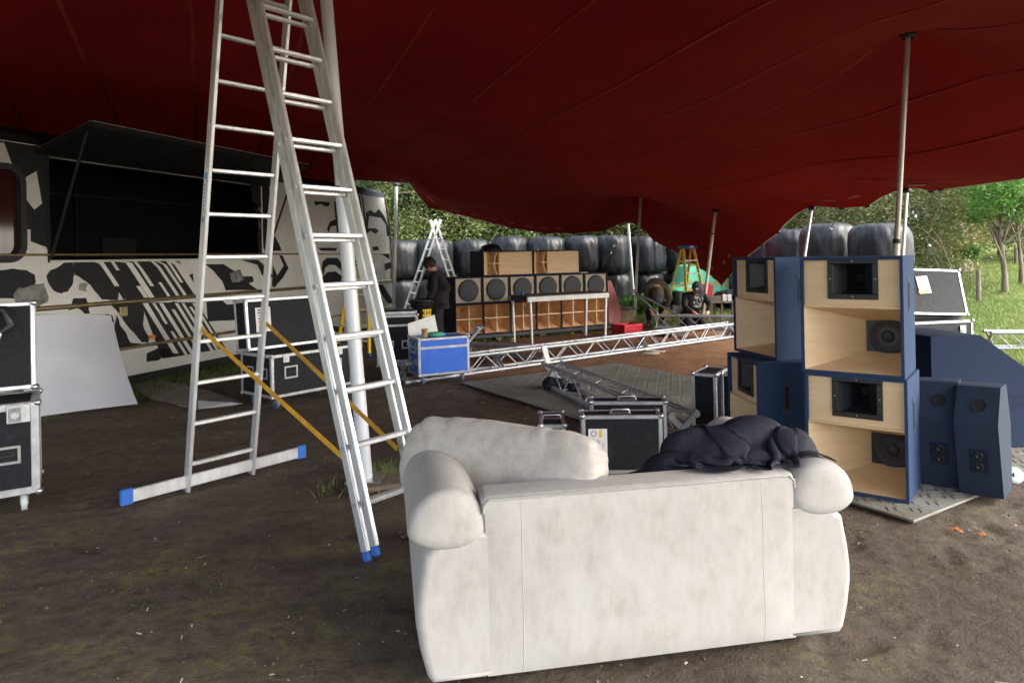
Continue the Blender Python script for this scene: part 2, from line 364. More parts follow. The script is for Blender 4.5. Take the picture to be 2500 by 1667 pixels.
n = gmat.node_tree.nodes; L = gmat.node_tree.links.new; pb = n['Principled BSDF']; pb.inputs['Roughness'].default_value = .9; pb.inputs['Specular IOR Level'].default_value = .25
ge = n.new('ShaderNodeNewGeometry')
def gn(scale, det=8, rough=.65, st=(1, 1, 1)):
    mp = n.new('ShaderNodeMapping'); mp.inputs['Scale'].default_value = st; L(ge.outputs['Position'], mp.inputs[0])
    t = n.new('ShaderNodeTexNoise'); t.inputs['Scale'].default_value = scale; t.inputs['Detail'].default_value = det; t.inputs['Roughness'].default_value = rough
    L(mp.outputs[0], t.inputs['Vector']); return t.outputs['Fac']
def grm(f, a, b, c=0., d=1.):
    r = n.new('ShaderNodeMapRange'); L(f, r.inputs[0]); r.inputs[1].default_value = a; r.inputs[2].default_value = b; r.inputs[3].default_value = c; r.inputs[4].default_value = d; return r.outputs[0]
def gmx(f, a, b):
    x = n.new('ShaderNodeMix'); x.data_type = 'RGBA'; L(f, x.inputs[0])
    for sk, q in ((6, a), (7, b)):
        if isinstance(q, tuple): x.inputs[sk].default_value = (*q, 1)
        else: L(q, x.inputs[sk])
    return x.outputs[2]
def gmath(op, a, b):
    x = n.new('ShaderNodeMath'); x.operation = op
    for i, q in enumerate((a, b)):
        if isinstance(q, (int, float)): x.inputs[i].default_value = q
        else: L(q, x.inputs[i])
    return x.outputs[0]
def gat(nm):
    a = n.new('ShaderNodeAttribute'); a.attribute_name = nm; return a.outputs['Fac']
dirt = gmx(grm(gn(1.1), .38, .62), (.090, .069, .053), (.140, .110, .083))
dirt = gmx(grm(gn(14), .45, .7), dirt, (.062, .047, .036))
dirt = gmx(grm(gn(60, 4), .62, .72), dirt, (.24, .20, .155))
soil = gmx(grm(gn(2.2), .35, .65), (.27, .135, .066), (.19, .098, .05)); soil = gmx(grm(gn(25), .5, .7), soil, (.12, .062, .036))
ms = gmath('MULTIPLY', grm(gn(2.2, 9, .72), .49, .65), grm(gn(22, 6), .43, .58)); ms = gmath('MULTIPLY', ms, gat('moss'))
gr = gmx(grm(gn(.7), .35, .65), (.14, .20, .05), (.22, .25, .08)); gr = gmx(grm(gn(18), .5, .7), gr, (.07, .075, .03))
om_ = grm(gmath('ADD', gat('soil'), gmath('MULTIPLY', gmath('SUBTRACT', gn(1.7), .5), 1.2)), .35, .65)
gm_ = grm(gmath('ADD', gat('grass'), gmath('MULTIPLY', gmath('SUBTRACT', gn(2.4), .5), 1.4)), .35, .7)
c = gmx(om_, dirt, soil); c = gmx(ms, c, (.17, .17, .04)); c = gmx(gm_, c, gr)
L(c, pb.inputs['Base Color'])
bp = n.new('ShaderNodeBump'); bp.inputs['Strength'].default_value = .8; bp.inputs['Distance'].default_value = .03
L(gmath('ADD', gn(9, 10, .7), gmath('MULTIPLY', gn(70, 4), .35)), bp.inputs['Height']); L(bp.outputs[0], pb.inputs['Normal'])
me.materials.append(gmat); tag(link('ground', me), 'bare brown earth under the tent and rising green field', kind='structure')

# ------------------------------------------------------------------ stretch tent
def lerp(a, b, t): return a+(b-a)*t
E = []
def ed(u, v, d): E.append(P(u, v, d))
for u, v, d in ((872,440,15.9),(968,445,15.5),(1000,447,15.6),(1018,474,15.9),(1047,508,16.2),(1108,521,16.6),(1157,533,17),(1203,545,17.4),(1247,557,17.7),
    (1290,563,18),(1330,571,18.2),(1368,569,18.4),(1400,571,18.6),(1437,567,18.8),(1475,565,19),(1510,548,19.2),(1533,537,19.4),(1546,538,19.3),(1570,560,19),
    (1597,588,18.9),(1633,608,18.7),(1660,622,18.5),(1711,655,18.2),(1744,679,18),(1762,697,17.9),(1779,677,17.4),(1793,660,17),(1805,645,16.6),(1824,627,16.1),
    (1861,598,15.3),(1900,568,14.5),(1915,549,14.1),(1946,522,13.5),(1982,503,13),(2056,509,12.6),(2119,504,12.2),(2153,481,11.9),(2186,467,11.7),(2214,459,11.5),
    (2257,462,11.1),(2275,468,10.9),(2298,463,10.7),(2410,448,9.8),(2500,436,9.0)): ed(u, v, d)
NVIS = len(E)
for q in ((7.1,5.6,3.3),(7.0,2.8,3.9),(6.4,.2,3.9),(3.6,-1.6,3.5),(1.0,-1.8,3.3),(-1.6,-1.6,3.6),(-4.6,-.7,3.75),(-7.4,1.5,3.5),(-11,4.4,1.2),(-10.2,9.5,1.4),(-8.6,13.5,1.8),(-5.6,15.9,3.3)): E.append(Vector(q))  # unseen rim
POLE_A = P(2217, 68, 7.0); POLE_B = P(1566, 443, 17.5); POLE_C = P(1747, 507, 14.9); POLE_M = Vector((-1.42, 5.2, 4.75))
inner = [(POLE_A, .45, .8), (POLE_B, .35, .7), (POLE_C, .3, .6), (POLE_M, .5, .9)]
ctl = [tuple(p) for p in E]+[(p.x, p.y, p.z-a) for p, a, r in inner]+[(2.2,7.5,3.35),(-4.6,7.5,3.85),(4.8,4,3.45),(-.3,11.5,3.25),(2.6,12.5,3.0),(1.2,3,3.75),(-3.2,3,3.9),(4.5,9.5,3.1),(-6.5,8,3.75),(-5.5,11,3.75),(-4.6,13.5,3.7),(-6.8,4,3.7)]
for i_ in range(0, NVIS, 2):
    p_ = E[i_]; q_ = Vector((0, 8, 0))-p_; q_.z = 0; q_.normalize(); p2 = p_+q_*1.4; ctl.append((p2.x, p2.y, max(p_.z+.12, p_.z*.45+1.62)))
ctl = np.array(ctl); nC = len(ctl)
def tps_phi(r2): return np.where(r2 > 1e-9, .5*r2*np.log(np.maximum(r2, 1e-9)), 0)
D2 = ((ctl[:, None, :2]-ctl[None, :, :2])**2).sum(2)
A = np.zeros((nC+3, nC+3)); A[:nC, :nC] = tps_phi(D2)+np.eye(nC)*.05; A[:nC, nC] = 1; A[:nC, nC+1:] = ctl[:, :2]; A[nC, :nC] = 1; A[nC+1:, :nC] = ctl[:, :2].T
TW = np.linalg.solve(A, np.concatenate([ctl[:, 2], [0, 0, 0]]))
def tentz(x, y):
    x = np.atleast_1d(np.asarray(x, float)); y = np.atleast_1d(np.asarray(y, float))
    r2 = (x[:, None]-ctl[None, :, 0])**2+(y[:, None]-ctl[None, :, 1])**2
    z = tps_phi(r2)@TW[:nC]+TW[nC]+TW[nC+1]*x+TW[nC+2]*y
    for k_, (p, a, r) in enumerate(inner):
        rr = np.hypot(x-p.x, y-p.y); th = np.arctan2(y-p.y, x-p.x)
        z = z+a*np.exp(-rr/r)+.028*np.sin(7*th+k_+.8*np.sin(3*th))*np.exp(-rr/.9)*(1-np.exp(-rr/.3))
    return z
TC = np.array((0., 8.))
BND = []
for i in range(len(E)):
    a, b = E[i], E[(i+1) % len(E)]; k = max(1, int((b-a).length/.09))
    if i >= NVIS-1: k = max(1, int((b-a).length/.3))
    for j in range(k):
        q = a.lerp(b, j/k)
        BND.append(q)
BND = np.array([tuple(p) for p in BND]); nb = len(BND); NR = 70
ts = np.linspace(1e-5, 1, NR)**.8
zb0 = tentz(BND[:, 0], BND[:, 1]); VV = []
for t in ts:
    x = TC[0]+(BND[:, 0]-TC[0])*t; y = TC[1]+(BND[:, 1]-TC[1])*t
    VV.append(np.stack([x, y, tentz(x, y)+(BND[:, 2]-zb0)*t**7], 1))
VV = np.concatenate(VV)
fs = [(j*nb+i, j*nb+(i+1) % nb, (j+1)*nb+(i+1) % nb, (j+1)*nb+i) for j in range(NR-1) for i in range(nb)]
tent = T('stretch_tent', 'large dark red stretch tent canopy spanning over the whole yard', 'tent', (0, 0, 0))
mb = MB(); mb.add(VV, fs, 0, True); mb.build('canopy', 'tent', tent)
def in_poly(x, y, poly):
    ins = False; m = len(poly); j = m-1
    for i in range(m):
        xi, yi = poly[i][0], poly[i][1]; xj, yj = poly[j][0], poly[j][1]
        if (yi > y) != (yj > y) and x < (xj-xi)*(y-yi)/(yj-yi)+xi: ins = not ins
        j = i
    return ins
shr = [(TC[0]+(p.x-TC[0])*.93, TC[1]+(p.y-TC[1])*.93) for p in E]
se = Vector((-.403, .915, 0)); sn = Vector((.915, .403, 0))
for k in range(-7, 13):
    u0 = 2.05+1.07*k; run = []
    def flush():
        if len(run) > 8:
            pts = np.array(run); zz = tentz(pts[:, 0], pts[:, 1]); m = MB(); vs = []
            for (x, y), z in zip(run, zz):
                wv = .022+.004*noise.noise((x*3, y*3, 0)); x2 = x+.025*noise.noise((x*.8, y*.8, 5.0))
                vs += [Vector((x2, y, z-.005))-sn*wv, Vector((x2, y, z-.005))+sn*wv]
            m.add(vs, [(2*i, 2*i+1, 2*i+3, 2*i+2) for i in range(len(run)-1)], 0, True); m.build('seam', 'seam', tent)
        run.clear()
    for s_ in np.arange(-14, 26, .12):
        x, y = sn.x*u0+se.x*s_, sn.y*u0+se.y*s_
        if in_poly(x, y, shr): run.append((x, y))
        else: flush()
    flush()
m = MB(); m.tube(E[:NVIS], .010, 6); m.build('edge_webbing', 'webbing', tent)
for i in list(range(4, 15))+[18, 19, 20, 21, 22, 23, 25, 26, 28, 29, 30, 34, 35, 40, 41]:
    p = E[i]; t = (E[i+1]-E[i-1]).normalized()
    m = MB(); m.bar(p-t*.05, p+t*.05, .03, .05, (0, 0, 1)); m.build('edge_buckle', 'strap', tent)
    q = Vector((TC[0], TC[1], 0)); inn = (q-p); inn.z = 0; inn.normalize(); c = p+inn*.45; c.z = tentz(c.x, c.y)[0]-.02
    dz = lambda x, y: tentz(x, y)[0]-.014
    m = MB(); ring = []
    for a in range(10):
        o = t*(math.cos(a*PI/5)*.13)+inn*(math.sin(a*PI/5)*.05); ring.append((c.x+o.x, c.y+o.y, dz(c.x+o.x, c.y+o.y)))
    m.add(ring, [tuple(range(10))]); m.build('edge_patch', 'patch', tent)

# tent poles
def ext(top, q): return top+(q-top)*(top.z/(top.z-q.z))
def pole(name, label, base, top, r, mat, r2=None, joint=None):
    t = T(name, label, 'tent pole', base, 0, 'poles holding up the tent'); d = Vector(top)-Vector(base)
    m = MB(); m.cyl((0, 0, 0), d if joint is None else d*joint, r, n=16); m.build('shaft', mat, t)
    if joint is not None:
        m = MB(); m.cyl(d*joint, d, r2, n=16); m.build('upper_shaft', mat, t)
        m = MB(); m.cyl(d*(joint-.006), d*(joint+.006), r*1.12, n=16); m.build('collar', 'strap', t)
    m = MB(); m.lathe([(0.001, .03), (r*2.2, 0), (r*2.4, -.03), (r*1.5, -.06)], 16, d); m.build('top_cap', 'strap', t)
    m = MB(); m.box((0, 0, .006), (r*5, r*5, .012), .003); m.build('foot_plate', 'steel', t)
    return t
mp = G(893, 1168, .05)
pole('tent_pole', 'thick pale main pole on a board just behind the big aluminium ladder', mp, POLE_M-Vector((0, 0, .05)), .05, 'pole_white', .046, .45)
bA = ext(POLE_A, P(2187, 625, 7.0))
pole('tent_pole', 'tall bronze grey pole rising behind the two blue loudspeaker stacks', bA, POLE_A-Vector((0, 0, .05)), .034, 'pole_old', .026, .45)
bB = ext(POLE_B, P(1551, 740, 17.5))
pole('tent_pole', 'dull tan pole crossing a bright pole beside the cardboard box', bB, POLE_B-Vector((0, 0, .05)), .036, 'pole_old')
bC = ext(POLE_C, P(1725, 690, 14.9))
pole('tent_pole', 'slim grey pole just right of the yellow stepladder', bC, POLE_C-Vector((0, 0, .05)), .036, 'pole_old', .032, .8)
for u, v, d, ub, lab in ((968,446,15.9,964,'shiny pole at the rear end of the painted bus'), (1533,537,19.4,1541,'bright shiny pole leaning in front of the wrapped bales beside the cardboard box'),
                         (1982,503,13,1962,'thin shiny pole behind the gap between the two blue speaker stacks'), (2214,459,11.5,2203,'shiny pole at the right hand end of the wrapped bales')):
    b = ext(P(u, v, d), P(ub, 640, d)); b.z = terr(b.x, b.y)
    pole('tent_pole', lab, b, P(u, v+3, d), .028 if d < 14 else .036, 'pole')
# wooden board under the main pole
bo = T('base_board', 'weathered wooden board lying under the thick main pole', 'board', (mp.x+.10, mp.y-.04, .012), .35)
m = MB(); m.box((0, 0, .018), (.42, .26, .032), .005); m.build('plank', 'wood_old', bo)
# guy lines
def guy(label, a, b, ratchet=.45):
    t = T('guy_line', label, 'strap', a, 0, 'ratchet straps tying down the tent edge'); d = Vector(b)-Vector(a)
    m = MB(); m.tube([Vector((0, 0, 0))+d*k for k in (0, .5, 1)], .007, 5); m.build('strap', 'rope', t)
    m = MB(); m.bar(d*(ratchet-.025), d*(ratchet+.025), .05, .03, (0, 0, 1)); m.build('ratchet', 'steel', t)
guy('black strap running down left from the tent edge above the top speaker bins', P(1330,571,18.2), P(1285,690,18.9), .35)
guy('black strap running down left from the bright pole top by the bales', P(1535,540,19.4), P(1470,650,19.6), .55)
guy('black strap crossing in front of the middle wrapped bale', P(1475,566,19), P(1500,640,19.5), .7)
guy('pale slack strap hanging down the dark bales left of the yellow stepladder', P(1597,590,18.6), P(1600,690,18.4), .02)
guy('dark strap from the shiny pole at the bale end down to the grey case', P(2214,462,11.5), P(2240,545,12.2), .8)
guy('thick strap with ratchet coming down to the open grey flight case', P(2258,578,11.8), P(2293,655,11.5), .3)
guy('thin strap crossing the bales right of the tall bronze pole', P(2056,510,12.6), P(2016,580,12.9), .7)
guy('dark strap from the right tent edge over the trees', P(2298,465,10.7), P(2222,525,12.4), .9)
guy('strap from the tent tip down beside the painted car', P(1762,697,15), P(1764,745,15.2), .2)

# ------------------------------------------------------------------ wrapped bales
def bale_mesh(seed):
    m = MB(); R_, Hh = .56, 1.12
    def fn(u, v):
        a = 2*PI*u; ph = (v-.5)*PI*.998; cp, sp = math.cos(ph), math.sin(ph)
        rr = cp**.42; z = math.copysign(abs(sp)**.5, sp); zt = z
        q = Vector((math.cos(a)*2.2, math.sin(a)*2.2, z*.7+seed*7))
        dr = .035*noise.noise(q)+.026*noise.noise(q*3.1)+.012*noise.noise(Vector((math.cos(a)*9, math.sin(a)*9, z*2.2+seed)))+.014*math.sin(a*9+4*noise.noise(q*1.5)+seed)*abs(zt)**2
        r = R_*rr*(1+dr*1.6); z2 = z*Hh/2+.03*noise.noise(q*1.7+Vector((9, 0, 0)))*rr
        return (r*math.cos(a), r*math.sin(a), Hh/2+z2*(.97))
    m.grid(fn, 84, 40, 0, True, True); o = m.build('bale', 'wrap'); me = o.data; bpy.data.objects.remove(o); return me
BM = [bale_mesh(k) for k in range(5)]
cols = [(978,19.3),(1053,19.5),(1150,20),(1243,20.1),(1335,20.1),(1420,20.2),(1497,20.3),(1578,20.6),(1662,21),(1742,20.8),(1812,19.8),(1868,18.4),(1930,16.6),(2024,15),(2146,13.7)]
words = ['first','second','third','fourth','fifth','sixth','seventh','eighth','ninth','tenth','eleventh','twelfth','thirteenth','fourteenth','fifteenth']
for i, (u, d) in enumerate(cols):
    for lv in (0, 1):
        if lv == 0 and i in (11, 12, 13): pass
        b = P(u, 627, d+(.08 if lv == 0 else 0)); k = (i*2+lv*3) % 5
        o = link('silage_bale', BM[k]); o.location = (b.x+random.uniform(-.04, .04), b.y, terr(b.x, b.y)*.5+(1.06 if lv else -.02)); o.rotation_euler = (random.uniform(-.03, .03), random.uniform(-.03, .03), random.uniform(0, 6.3))
        sc = random.uniform(.98, 1.05); o.scale = (sc, sc, random.uniform(.98, 1.06))
        tag(o, '%s bale from the bus in the %s row of the black plastic wrapped stack' % (words[i], 'upper' if lv else 'lower'), 'bale', 'black wrapped bales stacked behind the tent')
# ------------------------------------------------------------------ painted bus
bus = T('painted_bus', 'old bus painted black and white in bold letter shapes with a serving hatch', 'bus', BO, math.atan2(BD.y, BD.x))
def bp_(u, v):                     # photo point -> (along, up) on the side of the bus
    x, zz = ray(u, v); d = (BO.x*BN.x+BO.y*BN.y)/(x*BN.x+BN.y)
    return ((x*d-BO.x)*BD.x+(d-BO.y)*BD.y, EYE+zz*d)
S0, S1, SK, RF, BW = -3.6, bp_(957, 640)[0], .16, 3.02, 2.45
h0, h1 = bp_(118, 560)[0], bp_(640, 600)[0]; hz0, hz1 = 1.68, 2.9
w0, w1 = -2.2, bp_(52, 500)[0]; wz0, wz1 = 1.72, 2.72
m = MB()
def side(x0, x1, z0, z1): m.box(((x0+x1)/2, .03, (z0+z1)/2), (x1-x0, .06, z1-z0))
side(S0, w0, SK, RF); side(w0, w1, SK, wz0); side(w0, w1, wz1, RF); side(w1, h0, SK, RF); side(h0, h1, SK, hz0); side(h0, h1, hz1, RF)
m.prism([(h1, SK), (S1-.16, SK), (S1-.03, .35), (S1, 1.0), (S1, 1.7), (S1-.12, 2.5), (S1-.3, RF), (h1, RF)], 0, .06)
m.build('side_panel', 'bus_white', bus)
m = MB(); m.box(((S0+S1)/2-.1, BW, (SK+RF)/2), (S1-S0-.2, .06, RF-SK)); m.box((S0+.03, BW/2, (SK+RF)/2), (.06, BW-.1, RF-SK)); m.build('far_side', 'bus_white', bus)
m = MB()
rear = [(S1-.03, .35), (S1, 1.0), (S1, 1.7), (S1-.12, 2.5), (S1-.3, RF)]
vs = []; 
for (x, z) in [(S1-.16, SK)]+rear:
    for j in range(7):
        t = j/6; bulge = .05*(1-(2*t-1)**4); vs.append((x-.01+bulge, .01+t*(BW-.02), z))
nr = 7; m.add(vs, [(i*nr+j, i*nr+j+1, (i+1)*nr+j+1, (i+1)*nr+j) for i in range(5) for j in range(6)], 0, True); m.build('rear_end', 'bus_white', bus)
m = MB(); roof = [(0, RF), (.05, RF+.10), (.22, RF+.2), (BW/2, RF+.27), (BW-.22, RF+.2), (BW, RF)]
m.prism([(y, z) for y, z in roof], S0, S1-.28, axes=((0,1,0),(0,0,1),(1,0,0))); m.build('roof', 'bus_black', bus)
m = MB(); m.box(((S0+S1)/2, BW/2, .45), (S1-S0-.6, BW-.2, .1)); m.build('floor', 'inside', bus)
for x in (-2.2, S1-2.3):
    for y in (.16, BW-.16):
        wm = MB(); wm.cyl((x, y-.11, .42), (x, y+.11, .42), .42, n=28); wo = wm.build('wheel', 'rubber', bus)
        wm = MB(); wm.cyl((x, y-.125, .42), (x, y+.125, .42), .2, n=20); wm.build('rim', 'steel', wo)
# inside of the hatch
m = MB(); xm, hw = (h0+h1)/2, h1-h0
m.box((xm, 1.3, 1.9), (hw+.6, .03, 2.2)); m.box((xm, .68, hz0-.03), (hw, 1.2, .03)); m.box((xm, .68, 3.0), (hw, 1.2, .03))
for x in (h0-.03, h1+.03): m.box((x, .68, 2.3), (.03, 1.2, 1.4))
m.build('hatch_interior', 'inside', bus)
m = MB(); m.box((xm-.5, 1.26, 2.3), (.02, .02, 1.2)); m.box((xm+.2, 1.25, 1.85), (.6, .03, .34)); m.box((xm, 1.25, 2.62), (hw, .02, .03)); m.build('interior_panel', 'inside_panel', bus)
m = MB(); m.box((h0, -.006, (hz0+hz1)/2), (.03, .02, hz1-hz0+.03), .004); m.box((xm, -.006, hz1+.06), (hw+.3, .016, .11), .004); m.build('hatch_frame', 'bus_black', bus)
m = MB(); m.box((h1, -.006, (hz0+hz1)/2), (.025, .02, hz1-hz0), .004); m.box((xm, -.008, hz0), (hw, .03, .025), .004); m.build('hatch_sill', 'bus_white', bus)
# hatch flap
fl = [(h0-.12, -.01, hz1+.02), (h1+.25, -.01, hz1+.02), (h1+.25, -.74, 3.19), (h0-.05, -.74, 3.19)]
m = MB(); vs = [Vector(p) for p in fl]; up = Vector((0, .02, .045)); m.add(vs+[p+up for p in vs], [(0,1,2,3),(7,6,5,4),(0,4,5,1),(1,5,6,2),(2,6,7,3),(3,7,4,0)])
flap = m.build('hatch_flap', 'bus_black', bus)
m = MB(); m.bar(vs[2]+Vector((0,0,.03)), vs[3]+Vector((0,0,.03)), .05, .06, (0,1,0), .006); m.bar(vs[3]+Vector((0,0,.03)), vs[0]+Vector((0,0,.03)), .05, .05, (1,0,0), .006); m.bar(vs[1]+Vector((0,0,.03)), vs[2]+Vector((0,0,.03)), .05, .05, (1,0,0), .006)
for k in (.36, .68): m.bar(vs[0].lerp(vs[1], k)-Vector((0,0,.01)), vs[3].lerp(vs[2], k)-Vector((0,0,.01)), .03, .02, (1,0,0))
m.build('flap_rim', 'black_plastic', flap)
m = MB(); m.bar(vs[2]+Vector((0,-.03,.062)), vs[3]+Vector((0,-.03,.062)), .02, .008, (0,1,0), .001); m.bar(vs[3]+Vector((0,0,.062)), vs[0]+Vector((0,0,.062)), .02, .008, (1,0,0), .001); m.build('flap_edging', 'alu_edge', flap)
for x in (h0+.02, h1+.1):
    m = MB(); m.cyl((x, -.02, hz0+.05), (x-.02, -.62, 3.15), .016, n=8); m.build('gas_strut', 'black_plastic', bus)
# window
m = MB(); m.box(((w0+w1)/2, .045, (wz0+wz1)/2), (w1-w0, .01, wz1-wz0)); win = m.build('window', 'glass_dark', bus)
def rrect(x0, x1, z0, z1, r, k=6):
    pts = []
    for cx_, cz_, a0 in ((x1-r, z1-r, 0), (x0+r, z1-r, 90), (x0+r, z0+r, 180), (x1-r, z0+r, 270)):
        for i in range(k+1): a = rad(a0+90*i/k); pts.append((cx_+r*math.cos(a), cz_+r*math.sin(a)))
    return pts
oo, ii = rrect(w0-.05, w1+.05, wz0-.05, wz1+.05, .2), rrect(w0+.02, w1-.02, wz0+.02, wz1-.02, .14)
m = MB(); k = len(oo); vs = [(x, -.02, z) for x, z in oo]+[(x, -.02, z) for x, z in ii]+[(x, .0, z) for x, z in oo]+[(x, .04, z) for x, z in ii]
m.add(vs, [(i, (i+1) % k, k+(i+1) % k, k+i) for i in range(k)]+[(i, (i+1) % k, 2*k+(i+1) % k, 2*k+i) for i in range(k)]+[(k+i, k+(i+1) % k, 3*k+(i+1) % k, 3*k+i) for i in range(k)]); m.build('window_rubber', 'rubber', win)
# rails and small fittings
for (pa, pb, r) in ((bp_(0, 623), bp_(952, 619), .014), (bp_(60, 755), bp_(952, 686), .030), (bp_(60, 890), bp_(600, 803), .024)):
    z = (pa[1]+pb[1])/2
    m = MB(); m.tube([(S0+.05, -.012, z), (0, -.012, z), (S1-.08, -.012, z)], r, 8); m.build('trim_rail', 'brass', bus)
m = MB(); m.tube([(S1-.07, -.012, 1.1), (S1-.03, -.02, 1.25), (S1-.01, -.02, 1.65), (S1-.12, -.02, 2.45), (S1-.3, -.02, RF)], .022, 8); m.build('rear_trim', 'brass', bus)
a = bp_(369, 822); m = MB(); m.box((a[0], -.02, a[1]), (.10, .04, .05), .012); m.build('marker_light', 'amber', bus)
a = bp_(300, 760); m = MB(); m.box((a[0], -.012, a[1]), (.12, .024, .13), .01); m.build('filler_flap', 'brass', bus)
a = bp_(20, 500); m = MB(); m.box(((S0+S1)/2, .04, SK-.02), (S1-S0-.8, .05, .18)); m.build('skirt', 'bus_black', bus)
# painted shapes (flat paint a hair proud of the panels)
def Z1(x, y): return (x/3.357, 250+y/3.357)
def Z2(x, y): return (x/3.357, 600+y/3.357)
def Z3(x, y): return (500+x/4.704, 400+y/4.704)
shapes = []
def paint(zf, *pts): shapes.append([bp_(*zf(*p)) for p in pts])
def wig(pts, k=5, amp=.02, seed=0):
    o = []
    for i in range(len(pts)):
        a, b = Vector(pts[i]), Vector(pts[(i+1) % len(pts)])
        for j in range(k):
            q = a.lerp(b, j/k); o.append((q.x+amp*noise.noise((q.x*9, q.y*9, seed)), q.y+amp*noise.noise((q.x*9, q.y*9, seed+7))))
    return o
paint(Z2, (-120,205),(90,190),(220,200),(285,240),(295,300),(260,380),(190,430),(-120,430))
paint(Z2, (380,250),(420,200),(520,140),(600,135),(612,240),(590,320),(560,370),(500,395),(430,370),(395,300))
paint(Z2, (580,-10),(750,40),(770,90),(930,300),(970,380),(965,440),(840,440),(700,290),(614,240),(602,135),(580,130))
paint(Z2, (900,480),(1165,460),(1180,560),(1165,640),(1215,740),(1215,800),(1160,790),(1030,640),(985,560))
paint(Z2, (560,520),(600,430),(700,430),(740,555),(690,555),(640,520))
paint(Z2, (950,560),(990,660),(1070,790),(1160,800),(960,850),(930,740))
paint(Z2, (752,20),(1400,20),(1660,425),(1010,440)); paint(Z2, (1150,465),(1610,462),(1850,840),(1330,925))
white = []
def wpaint(zf, *pts): white.append([bp_(*zf(*p)) for p in pts])
for x0, x1, ya, yb in ((772,812,60,330),(872,900,60,200),(990,1040,40,425),(1066,1096,40,330),(1225,1252,90,425),(1286,1312,60,425),(1332,1356,60,300),(1378,1440,60,425),(950,985,330,425),(1150,1175,300,425)):
    wpaint(Z2, (x0+.66*(ya-80),ya),(x1+.66*(ya-80),ya),(x1+.66*(yb-80),yb),(x0+.66*(yb-80),yb))
for x0, x1, ya, yb in ((1165,1208,470,880),(1246,1270,470,640),(1300,1335,470,900),(1372,1398,520,890),(1430,1458,470,800),(1484,1508,470,880),(1530,1552,500,860),(1574,1598,470,850),(1250,1275,700,900)):
    wpaint(Z2, (x0+.62*(ya-470),ya),(x1+.62*(ya-470),ya),(x1+.62*(yb-470),yb),(x0+.62*(yb-470),yb))
paint(Z2, (945,180),(1010,150),(1060,200),(1040,265),(930,300)); paint(Z2, (1150,100),(1240,90),(1290,190),(1245,290),(1170,270),(1215,230))
paint(Z2, (1385,265),(1450,255),(1510,265),(1580,225),(1590,310),(1500,320),(1400,315)); paint(Z2, (1330,490),(1420,455),(1530,470),(1540,510),(1440,540),(1340,530))
paint(Z2, (1200,880),(1290,840),(1430,850),(1440,890),(1340,900),(1300,940),(1200,950)); paint(Z2, (1295,690),(1330,620),(1390,660),(1400,760),(1370,740))
paint(Z2, (1040,390),(1110,395),(1150,470),(1030,470)); paint(Z2, (1690,440),(1800,430),(1860,480),(2000,480),(2100,600),(1700,620))
paint(Z2, (1680,150),(1830,150),(1990,250),(2070,250),(2080,290),(2040,310),(2110,360),(1850,365),(1820,290),(1740,200))
paint(Z2, (1940,90),(2000,70),(2090,90),(2150,150),(2240,250),(2210,260),(2120,160),(1980,120))
paint(Z1, (-60,270),(400,330),(402,440),(402,1180),(420,1200),(250,1140),(250,1040),(210,1040),(150,650),(30,330),(-60,330))
paint(Z1, (580,1195),(905,1195),(960,1230),(1110,1230),(1130,1195),(1440,1190),(1430,1235),(580,1240)); paint(Z1, (1490,1195),(1560,1195),(1550,1230),(1520,1230))
paint(Z3, (1255,200),(1300,190),(1345,225),(1390,180),(1450,200),(1460,310),(1400,280),(1290,250)); paint(Z3, (1060,430),(1110,430),(1140,520),(1130,580),(1075,580))
paint(Z3, (1250,430),(1430,440),(1430,480),(1390,495),(1330,460),(1270,485)); paint(Z3, (1090,680),(1190,720),(1180,790),(1250,830),(1120,825))
paint(Z3, (1400,750),(1440,660),(1500,640),(1540,700),(1450,720),(1420,790)); paint(Z3, (1050,150),(1120,160),(1130,225)); paint(Z3, (1480,430),(1500,440),(1545,840),(1520,840))
for i in range(5): paint(Z3, (1655+33*i,222+4*i),(1674+33*i,224+4*i),(1758+30*i,972),(1742+30*i,972))
paint(Z3, (1850,560),(1900,530),(1950,565),(2000,520),(2060,600),(2100,700),(2120,830),(2090,830),(2080,700),(2020,620),(1885,600),(1870,740),(1960,740),(1995,770),(1960,805),(1900,770),(1860,800),(1842,740))
paint(Z3, (1800,285),(1850,285),(1860,340),(1830,355),(1795,320)); paint(Z3, (1960,370),(1985,380),(1962,400)); paint(Z3, (1780,228),(1860,240),(1860,262),(1785,255))
paint(Z3, (1340,1200),(1350,1120),(1400,1080),(1520,1080),(1570,1140),(1580,1250),(1550,1210),(1500,1165),(1420,1160),(1380,1200),(1365,1290)); paint(Z3, (1350,1300),(1400,1245),(1500,1235),(1572,1290),(1560,1370),(1350,1375))
paint(Z3, (1250,1235),(1335,1205),(1325,1330)); paint(Z3, (2060,1150),(2135,1125),(2140,1195),(2070,1225)); paint(Z3, (1850,1290),(1920,1215),(1975,1250),(1950,1310),(1880,1340),(1850,1350))
paint(Z3, (1880,1440),(1950,1385),(2040,1385),(2180,1600),(2100,1600),(2000,1450),(2030,1600),(1960,1600)); paint(Z3, (1925,950),(1990,950),(2000,990),(1930,1000)); paint(Z3, (2030,1030),(2110,1030),(2125,1100),(2060,1060))
paint(Z3, (1800,1060),(1850,1080),(1870,1130),(1920,1110),(1930,1150),(1850,1180),(1820,1170)); paint(Z3, (560,480),(650,560),(700,620),(870,960),(880,1000),(690,1000),(600,800),(640,700))
paint(Z3, (780,1160),(830,1280),(905,1170),(850,1050),(890,1050),(960,1200),(900,1300),(800,1420),(770,1400)); paint(Z3, (1300,965),(1520,965),(1505,1000),(1330,1000)); paint(Z3, (590,1140),(660,1140),(700,1280),(655,1280))
paint(Z3, (515,185),(730,150),(745,340),(720,560),(690,590),(600,470),(548,455))
